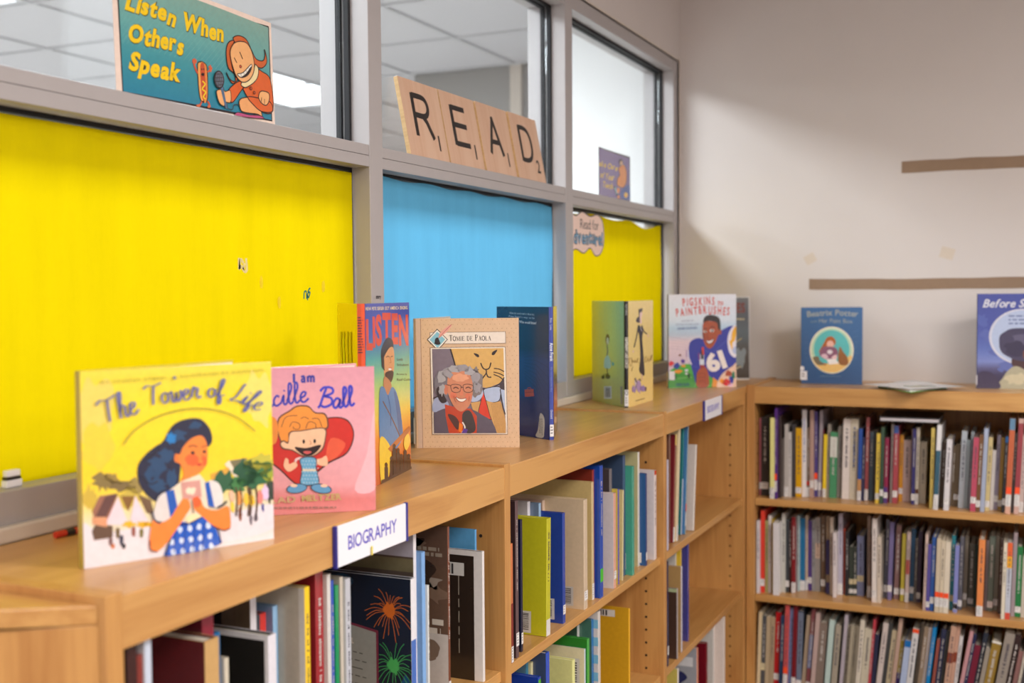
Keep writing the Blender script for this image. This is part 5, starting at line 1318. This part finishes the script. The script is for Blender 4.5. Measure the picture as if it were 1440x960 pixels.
A_ = [
(1,45,72,165,815,(165,85,98),'w'),(1,80,140,160,820,(48,46,48),'w'),(1,160,195,165,850,(222,218,140),'W'),(1,197,215,85,850,(92,52,135),'O'),(1,222,240,150,840,(58,44,40),''),(1,243,262,340,830,(110,100,95),''),
(1,270,300,220,830,(190,182,176),'W'),(1,302,324,285,832,(206,200,196),'T'),(1,328,355,220,830,(66,62,64),''),(1,362,408,250,830,(220,165,24),'w T'),(1,413,455,95,830,(224,220,222),'G'),(1,460,485,250,830,(132,112,96),'R W'),
(1,490,520,100,835,(184,152,140),'w'),(1,525,548,110,830,(72,60,122),'O'),(1,550,575,100,830,(156,146,154),'w'),(1,576,588,262,830,(110,40,50),''),(1,592,618,305,835,(238,206,52),'W'),(1,622,645,215,835,(150,142,132),''),
(1,648,705,285,840,(78,150,108),'b:.07:.38:214:214:206 T'),(1,712,755,235,840,(132,126,120),''),
(2,20,80,145,820,(218,208,202),'T'),(2,82,145,145,825,(200,190,170),'G'),(2,150,180,225,835,(40,84,165),'b:.7:.86:190:140:90 W'),(2,183,205,300,835,(40,40,70),''),(2,208,234,130,835,(150,72,76),'T W'),(2,238,270,250,830,(62,86,102),''),
(2,272,298,240,830,(76,72,70),''),(2,303,335,265,855,(228,198,72),'w'),(2,338,365,215,860,(52,80,62),'w'),(2,368,398,305,855,(142,32,72),'b:.75:1:80:50:120 w'),(2,400,412,310,840,(98,30,78),''),(2,415,435,185,850,(150,136,130),''),
(2,438,475,200,855,(165,66,76),'b:0:.1:50:80:150 T w'),(2,482,520,275,830,(206,142,32),'w'),(2,525,585,320,835,(196,172,166),'T'),(2,587,602,225,835,(140,122,116),''),(2,605,633,225,865,(50,46,112),'w T'),(2,637,662,215,865,(206,196,180),'b:.8:.86:90:50:30 W'),(2,670,722,335,855,(200,190,175),'T'),
(3,-20,8,190,870,(222,196,102),'T'),(3,12,48,165,880,(226,224,226),'b:.3:.82:48:92:112 W'),(3,54,90,310,860,(82,62,46),''),(3,98,140,285,885,(216,212,216),'T w'),(3,145,165,340,850,(102,86,66),''),(3,170,210,325,850,(112,92,66),'w'),
(3,215,258,215,865,(168,177,184),'T'),(3,262,290,290,868,(140,156,160),''),(3,293,318,220,868,(150,160,166),''),(3,322,365,270,895,(188,78,102),'w T'),(3,370,402,245,898,(112,76,46),'w'),(3,405,438,195,898,(166,176,200),''),(3,447,482,270,890,(206,186,132),'w T'),
(3,486,515,375,882,(212,206,206),''),(3,520,550,250,880,(140,130,150),'w'),(3,555,585,270,885,(168,126,32),'w'),(3,590,612,260,905,(50,50,55),'b:0:.08:30:110:180 w'),(3,617,660,110,915,(206,160,140),'b:0:.12:90:130:160 b:.12:.76:190:96:60 O'),(3,662,685,230,905,(74,70,72),''),
(3,690,730,110,915,(200,165,155),'b:.05:.75:150:60:70 O'),(3,735,765,250,905,(202,182,177),'W'),(3,770,800,200,900,(150,146,146),''),(3,806,840,180,900,(60,90,130),''),(3,846,870,240,900,(190,170,130),''),(3,876,910,210,900,(90,60,60),'')]
B_ = [
(4,28,62,190,800,(206,202,206),'T'),(4,68,98,105,795,(218,62,46),'w'),(4,115,140,190,795,(172,172,112),''),(4,145,168,150,800,(212,206,202),'T'),(4,170,182,180,800,(182,152,42),''),(4,185,232,210,820,(224,220,222),''),(4,243,272,130,795,(192,190,182),'T'),(4,278,305,180,795,(50,55,60),'w'),
(4,310,325,200,800,(52,26,26),''),(4,330,362,160,800,(132,40,46),'W T'),(4,370,395,150,785,(162,182,182),''),(4,400,437,170,780,(26,106,152),'W'),(4,443,468,145,765,(202,176,150),'W'),(4,470,500,190,780,(80,56,126),'w'),(4,505,530,180,775,(150,150,150),''),(4,535,575,165,775,(152,146,142),'b:.35:.55:200:170:150 T'),
(4,590,625,150,795,(110,86,66),'w'),(4,632,662,155,810,(142,122,102),'b:.3:.75:46:46:90 b:.85:1:46:46:100'),(4,665,688,165,820,(192,176,160),''),(4,690,715,295,840,(216,206,206),'T'),(4,722,755,130,815,(176,170,186),'W'),(4,758,785,255,800,(188,76,60),''),
(5,50,78,195,735,(36,36,40),''),(5,80,110,320,735,(56,66,60),'S w'),(5,115,142,320,735,(58,66,62),'S w'),(5,147,200,230,735,(126,132,166),'S T'),(5,235,262,60,750,(152,132,120),'W'),(5,263,272,230,750,(100,40,40),''),(5,275,312,85,790,(222,212,206),'T w'),(5,318,350,240,795,(206,192,176),'T'),
(5,358,385,90,750,(80,80,96),'w'),(5,405,437,115,770,(112,102,146),'w'),(5,460,500,140,750,(126,92,90),'w'),(5,513,545,210,780,(182,166,60),'w'),(5,552,580,195,790,(202,182,176),'b:.4:.6:190:90:80 W'),(5,588,622,170,780,(26,76,112),'w'),(5,626,645,250,790,(100,96,92),''),(5,648,678,190,790,(60,46,72),'w'),
(5,705,726,215,855,(206,182,172),''),(5,728,756,300,860,(86,76,150),'w'),(6,-18,15,180,805,(36,80,152),'w'),(6,22,55,190,825,(212,196,172),'O'),(6,60,90,205,830,(210,196,172),'O'),(6,95,135,220,830,(214,202,182),'O'),(6,142,172,165,795,(20,112,126),'b:.8:.88:180:160:120'),(6,178,210,250,815,(126,132,192),'w w'),
(6,215,245,175,795,(92,92,102),'w'),(6,255,285,165,770,(126,116,102),'w'),(6,300,345,235,750,(80,76,66),'w'),(6,350,368,240,760,(30,56,42),''),(6,374,424,200,885,(228,138,76),'W'),(6,440,460,205,800,(112,102,106),''),(6,465,510,170,805,(102,116,106),'T w'),(6,515,550,170,800,(132,122,106),'w'),(6,556,580,190,825,(72,60,56),''),
(6,582,610,225,890,(216,206,186),'T'),(6,615,655,225,895,(200,204,216),'b:0:.18:226:100:50 b:.18:.33:240:170:40 b:.91:1:214:80:60'),(6,665,695,140,850,(152,136,140),''),(6,700,745,260,855,(26,112,56),'w T'),(6,750,785,340,860,(196,186,172),''),(6,790,825,200,860,(90,90,110),''),(6,830,870,240,860,(170,60,50),''),(6,876,910,220,860,(190,180,160),'')]
C_ = [
(7,20,75,160,None,(206,186,150),''),(7,90,130,200,None,(70,72,76),'S'),(7,140,185,210,None,(176,156,126),''),(7,188,232,220,None,(172,152,124),''),(7,238,298,165,None,(192,26,36),'w T'),(7,300,345,200,None,(26,56,92),''),(7,350,395,80,None,(202,86,86),'O T'),(7,398,435,120,None,(112,136,182),''),(7,440,480,90,None,(120,20,32),'w'),
(7,495,550,150,None,(110,120,140),'w'),(7,558,605,195,None,(172,152,130),''),(7,612,655,130,None,(130,72,76),'b:.3:.7:110:116:150 w'),(7,668,712,170,None,(192,166,160),''),(7,718,800,280,None,(122,106,96),'T'),(7,825,882,250,None,(186,206,200),''),(7,900,960,310,None,(166,156,140),'T'),
(8,0,36,190,None,(176,166,176),''),(8,40,74,310,None,(172,162,142),''),(8,77,108,312,None,(168,158,138),''),(8,111,140,310,None,(174,162,142),''),(8,143,170,314,None,(166,158,140),''),(8,178,225,250,None,(206,196,180),'T'),(8,240,318,350,None,(196,186,166),'T'),(8,322,350,240,None,(176,52,66),'T'),(8,355,400,410,None,(40,40,66),'W'),(8,415,470,280,None,(200,186,180),''),
(8,475,515,280,None,(60,60,60),''),(8,520,578,365,None,(186,170,140),'T'),(8,582,622,230,None,(186,156,140),''),(8,626,672,480,None,(142,122,50),'b:.5:1:52:32:92'),(8,678,745,480,None,(176,190,220),'b:0:.1:20:100:170'),(8,755,820,350,None,(202,200,200),'b:0:.05:230:80:40'),(8,840,875,290,None,(70,60,50),''),(8,880,925,325,None,(140,120,100),''),(8,928,965,330,None,(192,180,176),''),(8,970,1010,330,None,(0,120,182),''),
(9,0,30,470,None,(150,80,70),''),(9,40,90,350,None,(52,56,86),''),(9,95,135,370,None,(60,60,60),''),(9,140,198,320,None,(192,152,130),'b:.3:.42:130:60:40'),(9,202,240,320,None,(190,150,130),'b:.3:.42:130:60:40'),(9,245,295,430,None,(206,202,202),'T'),(9,300,340,370,None,(192,142,146),''),(9,345,380,400,None,(40,46,82),''),(9,390,455,530,None,(112,20,46),''),
(9,460,510,390,None,(30,36,50),''),(9,520,565,560,None,(152,142,130),''),(9,590,690,490,None,(152,122,50),'b:0:.03:226:222:214'),(9,720,825,400,None,(152,142,132),'T'),(9,830,900,410,None,(50,30,30),''),(9,910,960,600,None,(140,100,96),''),(9,965,990,520,None,(206,196,180),''),(9,1000,1060,450,None,(60,56,60),'')]
ia = back_row(A_, C1, BA, None, lambda x: 0 if x < .2 else .02 if x < .55 else .042, 'upper back shelf', 'books on the upper shelf of the back bookcase')
ib = back_row(B_, C1, BB, None, lambda x: 0 if x < .4 else .03, 'middle back shelf', 'books on the middle shelf of the back bookcase')
ic = back_row(C_, C1, BC, None, lambda x: .03 if x < .16 else .075 if x < .38 else .11 if x < .6 else .17, 'lower back shelf', 'books on the lower shelf of the back bookcase')

# books of the cases below the window: seen from their left covers
def left_row(data, zs, y_start, y_max, where, group):
    items = []; py = y_start; seed = len(where)*31+len(data)
    for k, d in enumerate(data):
        u, vt, s, T, cl, cs, fl = d[:7]; o_ = d[7] if len(d) > 7 else {}
        ln = o_.get('lean', 0)
        x = XF-.012-s; y = on(0, x, u, vt).y
        if s > .025:                             # a set-back book may not push the next front book along
            lim = y_max; acc = T
            for e_ in data[k+1:]:
                if e_[2] <= .025: lim = on(0, XF-.012-e_[2], e_[0], e_[1]).y; break
                acc += e_[3]+.0005
            y = max(min(y, lim-acc-.0003), py+.0004)
            x = min(max(on(1, y, u, vt).x, XF-.17), XF-.014)
        y = max(y - .2*math.sin(ln), py+.0004)
        s = XF-.012-x; top = on(1, y, u, vt)
        hm = .2955 if zs > SB+.1 else .272
        if zs > SB+.1 and s > .015: hm = .312
        H = min(max((top.z-zs)/math.cos(ln), .13), hm); D = min(o_.get('D', .225), .285-s)
        seed += 1
        e = ext(fl, seed, cs)
        if 'art' in o_: e.append(('art', o_['art']))
        o = spine_book((x, y, zs+.0002), math.pi/2, T, H, D, cs, cl, ex=e, lean=ln, seed=seed)
        o['group'] = group
        items.append((o, cname(cl), T, H, fl)); py = y+T
    row_labels(items, where)
    for it, d in zip(items, data):
        if len(d) > 7 and 'label' in d[7]: it[0]['label'] = d[7]['label']
    return items
def bar(x0, y0, x1, y1, v=True, pc=(206,202,196)):
    def f(A, w, h): A.l = 2; A.barcode(w*x0, h*y0, w*x1, h*y1, v, int(x0*100+y0*37), pc)
    return f
def both(*fs):
    def f(A, w, h):
        for g in fs: g(A, w, h); A.l += 1
    return f
def rc(x0, y0, x1, y1, c):
    def f(A, w, h): A.rect(w*x0, h*y0, w*x1, h*y1, c)
    return f
def fireworks(A, w, h):
    A.rect(0,0,w,h,(14,30,52)); A.blob(w*.3,h*.1,w*.2,h*.1,(20,56,84),3,.3,up=True); A.blob(w*.9,h*.85,w*.2,h*.2,(20,70,110),5,.3,up=True)
    for cx, cy, R, c, n in ((.82,.22,.2,(214,110,40),26), (.85,.58,.2,(70,170,90),24), (.28,.1,.12,(40,110,130),16)):
        r = random.Random(n)
        for k in range(n):
            t = 2*math.pi*k/n+r.random()*.2; q = R*(.6+.5*r.random())
            A.line([(w*cx+w*.02*math.cos(t),h*cy+w*.02*math.sin(t)),(w*cx+w*q*.6*math.cos(t),h*cy+w*q*.6*math.sin(t)-h*.01),(w*cx+w*q*math.cos(t),h*cy+w*q*math.sin(t)+h*.02)], .9, c, up=False, n=3)
        A.up(); A.blob(w*cx,h*cy,w*.05,w*.06,c,4,.3,up=True)
    A.poly([(w*.28,h*.3),(w*.72,h*.36),(w*.72,h),(w*.28,h)], (120,50,70)); A.poly([(w*.28,h*.315),(w*.70,h*.375),(w*.70,h),(w*.28,h)], (150,154,150))
    A.text('BEAUTIFUL', w*.30, h*.45, 11, (206,200,190), .09, .75, .03); A.rows(w*.3, w*.62, h*.5, 9, h*.052, 1.6, (90,92,90), .1, 4, .85)
    A.poly([(w*.78,h*.97),(w*.84,h*.93),(w*.96,h*.98),(w*.9,h)], (200,110,80))
def blackcirc(A, w, h):
    A.rect(0,0,w,h,(226,224,226)); A.rect(0,h*.025,w*.975,h,(16,16,18)); cx, cy = w*.62, h*.32
    for k in range(24):
        a, b = 2*math.pi*k/24, 2*math.pi*(k+.6)/24
        A.line([(cx+17*math.cos(a),cy+17*math.sin(a)),(cx+17*math.cos(b),cy+17*math.sin(b))], 2, (110,110,112), False, up=False)
    A.rows(cx-9, cx+9, cy-11, 6, 4.2, 2.4, (120,120,122), 0, 3, .85)
def outline(A, w, h):
    A.rect(0,0,w,h,(190,180,162)); A.rect(w*.96,0,w,h,(214,208,198)); A.line([(w*.2,h*.06),(w*.35,h*.1),(w*.45,h*.25),(w*.44,h*.42),(w*.46,h*.5),(w*.6,h*.6),(w*.7,h*.8),(w*.72,h)], 1.8, (20,18,18))
def sepia(A, w, h):
    A.rect(0,0,w,h,(96,72,58)); r = random.Random(5)
    for k in range(26): A.blob(w*(.1+.8*r.random()), h*(.05+.9*r.random()), w*.12, h*.05, r.choice([(60,42,34),(150,136,124),(190,178,166),(120,96,80)]), k, .5)
    A.up(); A.blob(w*.62,h*.3,w*.28,h*.12,(52,38,32),3,.3,up=True); A.rows(w*.4,w*.98,h*.12,2,h*.03,h*.02,(150,136,120),0,3,.9); A.rows(w*.35,w*.98,h*.52,2,h*.05,h*.032,(206,196,184),0,6,.9)
    A.rect(w*.45,h*.6,w,h,(196,188,182)); A.blob(w*.55,h*.72,w*.1,h*.12,(110,84,70),9,.3,up=True); A.blob(w*.86,h*.7,w*.08,h*.06,(120,100,86),8,.3,up=True); A.barcode(w*.5,h*.8,w*.72,h*.99,True,4)
def vtext(A, w, h):
    A.rect(0,0,w,h,(224,220,218)); A.rect(0,h*.04,w*.93,h,(48,38,32)); A.cols(h*.2,h*.9,w*.12,9,w*.085,1.8,(150,142,130),4)
    A.barcode(w*.3,h*.1,w*.85,h*.2,False,5); A.l += 1
def circd(A, w, h):
    A.rect(w*.55,0,w*.9,h*.3,(120,100,84)); A.rect(w*.6,h*.05,w*.8,h*.25,(50,44,44))
def dark_pic(A, w, h):
    A.rect(0,0,w,h,(92,80,72)); A.rect(w*.55,0,w,h*.12,(176,172,186)); A.blob(w*.35,h*.12,w*.25,h*.1,(64,50,44),3,.3,up=True); A.rect(w*.3,h*.13,w,h*.2,(120,112,84))
case1 = [
 (190,905,.05,.014,(46,24,24),(60,28,26),''),
 (197,923,.05,.008,(130,50,42),(130,50,42),'T'),
 (203,898,.0,.010,(214,210,214),(196,204,220),''),
 (288,903,.0,.024,(96,26,30),(196,156,100),'',{'page':1}),
 (284,868,.10,.020,(90,18,34),(140,28,50),'',{'hmax':.30}),
 (300,892,.05,.012,(24,84,130),(24,98,150),''),
 (306,925,.02,.008,(206,196,176),(206,196,176),''),
 (377,895,.0,.016,(16,16,18),(222,218,226),'',{'art':blackcirc,'label':'black-covered book with white border and ring of tiny white text, nearest shelf'}),
 (352,840,.10,.012,(110,90,70),(224,218,222),'',{'art':circd,'hmax':.30}),
 (366,864,.06,.012,(70,74,84),(206,60,50),'b:.5:1:60:60:70'),
 (384,853,.07,.010,(110,140,176),(142,182,218),'b:.7:1:40:110:180'),
 (428,827,.0,.011,(190,180,162),(238,198,34),'T',{'art':outline,'label':'beige book with black curved outline drawing and yellow spine, nearest bookcase'}),
 (443,806,.012,.018,(150,34,40),(156,36,42),'T',{'hmax':.30}),
 (457,808,.006,.008,(206,200,194),(210,206,202),'',{'hmax':.30}),
 (465,817,.01,.007,(50,80,172),(52,82,176),'T'),
 (471,824,.008,.008,(12,140,82),(14,142,84),''),
 (478,812,.012,.007,(196,186,172),(196,186,172),''),
 (485,815,.008,.012,(190,190,190),(186,188,196),'T',{'hmax':.30}),
 (577.5,815,.0,.014,(14,30,52),(226,224,230),'b:.4:.9:70:110:190',{'art':fireworks,'D':.2,'label':'dark picture book with orange and green fireworks on its cover, nearest bookcase'}),
 (581,752,.03,.009,(110,90,80),(226,222,226),'',{'art':dark_pic,'hmax':.31}),
 (593,777,.006,.010,(118,160,212),(122,166,218),'w'),
 (601,823,.002,.004,(214,212,206),(222,222,216),'T'),
 (629,741,.0,.007,(96,72,58),(112,58,36),'T W',{'art':sepia,'hmax':.31,'label':'brown sepia-photo covered book with white lower panel, nearest bookcase'}),
 (678,776,.0,.008,(48,38,32),(222,216,214),'',{'art':vtext,'label':'dark brown book with columns of white text, right end of nearest shelf'}),
 (668,745,.075,.006,(96,166,216),(90,160,214),'',{'hmax':.31})]
i1 = left_row(case1, SA, YN+.026, Y1-.03, 'nearest window bookcase', 'books in the nearest bookcase below the window')
stripe = lambda A, w, h: [A.rect(0, h*(.06+k*.14), w, h*(.13+k*.14), (120,176,200), False) for k in range(7)]
lab_c = lambda x0=.55, y0=.8: bar(x0, y0, x0+.2, .96)
case2a = [
 (718,765,-.004,.009,(120,60,44),(206,120,76),'b:.5:1:130:50:44 W'),
 (724.5,705,.0,.012,(58,40,42),(96,74,76),'T w'),
 (732,731,.006,.008,(24,28,52),(28,32,60),'w'),
 (769,731,.0,.019,(190,186,36),(196,192,44),'T b:.86:1:224:220:216',{'art':both(bar(.72,.80,.86,.985)),'lean':.03,'label':'lime yellow hardcover with barcode label, middle bookcase'}),
 (742,706,.07,.012,(196,190,196),(220,216,220),''),
 (758,708,.06,.010,(106,124,150),(150,182,212),''),
 (791,722,.003,.013,(26,60,150),(44,72,160),'w',{'art':bar(.76,.78,.92,.97,True,(196,194,196)),'label':'dark blue hardcover with two barcode labels between lime and beige books'}),
 (763,704,.10,.012,(190,160,140),(206,180,160),''),
 (821,703,.0,.019,(208,184,152),(214,192,166),'w',{'art':both(bar(.56,.88,.72,.985,False,(190,186,182)), bar(.75,.80,.89,.975,True,(190,186,182))),'D':.22,'label':'wide cream hardcover with two barcodes, just right of the dark blue book'}),
 (832,678,.01,.012,(200,176,120),(216,192,140),'W',{'hmax':.3}),
 (833,661,.07,.010,(120,40,26),(150,50,36),'',{'hmax':.3}),
 (836,655,.0,.018,(26,70,160),(34,78,176),'T b:.78:.88:60:190:50',{'hmax':.3,'label':'tall bright blue book with green sticker, middle bookcase'}),
 (863,694,.0,.015,(214,202,202),(226,170,150),'w',{'art':both(bar(.74,.74,.88,.9), bar(.74,.92,.88,.99,False)),'label':'pinkish white hardcover with barcode, right of the tall blue book'}),
 (857,660,.07,.016,(70,60,62),(110,104,110),'',{'hmax':.3}),
 (869,688,.004,.007,(214,190,80),(70,70,180),''),
 (876,690,.006,.007,(206,190,140),(212,200,156),'',{'lean':.03}),
 (876,641,.07,.016,(56,74,104),(64,84,116),'',{'hmax':.3}),
 (889,656,.0,.014,(70,156,134),(72,160,138),'',{'art':bar(.82,.8,.93,.95),'hmax':.3,'label':'teal green hardcover with barcode in the middle bookcase'}),
 (897,636,.05,.012,(196,186,140),(226,220,210),'',{'hmax':.3}),
 (908,666,.0,.009,(40,84,136),(48,60,112),'w',{'art':bar(.84,.86,.95,.97),'label':'navy hardcover between teal and white books, middle bookcase'}),
 (920,662,.0,.017,(216,206,208),(222,212,214),'b:0:.05:200:50:40 T',{'art':rc(.62,.18,.72,.4,(20,20,24)),'label':'white book with black block and red top, right end, middle bookcase'})]
i2 = left_row(case2a, SA, Y1+.0245, Y2, 'middle window bookcase', 'books on the upper shelf of the middle bookcase')
case2b = [
(757,953,.0,.012,(22,60,160),(26,66,170),'b:.02:.08:60:170:50',{'label':'blue binder with green sticker at left, second shelf of middle bookcase'}),
 (740,932,.07,.010,(90,130,150),(40,110,140),''),
 (747,932,.07,.009,(214,202,150),(216,206,160),''),
 (768,919,.0,.016,(60,74,104),(30,82,196),'',{'label':'blue-spined book with slate cover, second shelf of middle bookcase'}),
 (805,929,.004,.014,(216,214,142),(222,222,150),'',{'label':'pale yellow hardcover, second shelf of middle bookcase'}),
 (822,913,.003,.006,(224,214,176),(206,214,230),'',{'art':bar(.78,.1,.95,.5),'label':'cream book with barcode against the green one, middle bookcase'}),
 (826,899,.0,.012,(36,126,40),(70,170,70),'',{'label':'bright green hardcover, second shelf of middle bookcase'}),
 (812,880,.08,.012,(60,90,72),(190,190,186),''),
 (832,872,.06,.012,(70,110,96),(30,100,160),''),
 (841,861,.0,.014,(206,196,190),(214,206,200),'',{'art':stripe,'label':'blue and cream striped book beside the mustard yellow one'}),
 (884.5,856,.0,.007,(196,148,24),(236,180,40),'',{'art':bar(.3,.03,.85,.1,False),'hmax':.26,'label':'tall mustard yellow book, right end of its row, middle bookcase'})]
i3 = left_row(case2b, SB, Y1+.0245, Y2, 'middle bookcase, lower row', 'books on the second shelf of the middle bookcase')
case3a = [
 (938.5,647,.0,.010,(190,182,196),(196,188,204),''),(941,611,.05,.012,(112,74,60),(120,80,66),'',{'hmax':.3}),(946,613,.012,.014,(120,36,42),(124,38,44),'W b:0:.1:214:180:90',{'lean':.085,'hmax':.3}),
 (953,603,.008,.016,(212,192,150),(220,204,170),'W',{'lean':.10,'hmax':.3}),(960,598,.02,.012,(30,112,114),(34,118,122),'b:.5:1:190:196:206',{'lean':.11,'hmax':.3}),(966,600,.012,.008,(60,110,160),(110,150,170),'O',{'lean':.115,'hmax':.3}),
 (978,628,.004,.012,(202,190,182),(224,218,212),'',{'lean':.13,'hmax':.3})]
i4 = left_row(case3a, SA, Y2+.026, YB, 'top shelf of corner bookcase', 'books on the upper shelf of the corner bookcase')
case3b = [(938.5,790,.0,.010,(30,32,70),(34,36,80),'w'),
 (952,828,-.006,.009,(70,48,38),(170,160,160),'',{'art':both(rc(.1,.0,1,.05,(170,180,140)), rc(.3,.16,.86,.42,(206,206,110)), rc(.35,.08,.8,.15,(200,196,200))),'label':'brown-covered book with yellow label, second shelf of corner bookcase'}),
 (958,797,.0,.010,(176,140,90),(204,202,214),''),(950,775,.07,.008,(200,196,190),(206,202,198),''),(957,772,.07,.010,(212,176,50),(214,180,60),''),(967,762,.01,.012,(62,62,132),(70,70,150),'')]
i5 = left_row(case3b, SB, Y2+.026, YB, 'second shelf of corner bookcase', 'books on the second shelf of the corner bookcase')
case3c = [(953,941,.0,.010,(196,180,90),(226,220,214),''),(980,912,.0,.014,(150,152,160),(226,150,120),'',{'art':lambda A, w, h: [A.rect(w*.1,h*.1,w*.95,h*.2,(206,206,210)), A.blob(w*.6,h*.4,w*.25,h*.14,(40,44,90),3,.5,up=True), A.blob(w*.5,h*.7,w*.2,h*.1,(50,54,90),5,.5)]}),
 (993,905,.004,.016,(110,14,28),(120,18,34),'',{'art':rc(.6,.1,.85,.2,(206,200,196))}),(1003,880,.05,.012,(200,196,190),(206,200,196),''),(1018,868,.0,.014,(222,206,196),(232,220,214),'',{'art':both(rc(.1,.06,.6,.5,(130,130,180)), rc(.1,.5,.6,.65,(190,140,110)))})]
i6 = left_row(case3c, SC_, Y2+.026, YB, 'lowest seen shelf of corner bookcase', 'books on the third shelf of the corner bookcase')

# a book lying flat on top of the upper back row
x0, x1 = on(1, YB+.05, 1237, 590).x, on(1, YB+.05, 1322, 590).x
zt = max(o.matrix_world.translation.z + H for o, c, T, H, fl in ia if x0-.01 < o.matrix_world.translation.x < x1)
fl_ = thing('book', 'dark book lying flat on top of the upper back row', 'book', (x0, YB+.035, zt+.0006))
MB().box((0,0,0),(x1-x0,.2,.0024),(40,38,44)).build('back_cover', INK, fl_); MB().box((0,0,.0126),(x1-x0,.2,.015),(34,32,38)).build('front_cover', INK, fl_)
MB().box((.003,.004,.0025),(x1-x0-.003,.19,.0125),(206,200,204)).build('pages', PAGE, fl_)
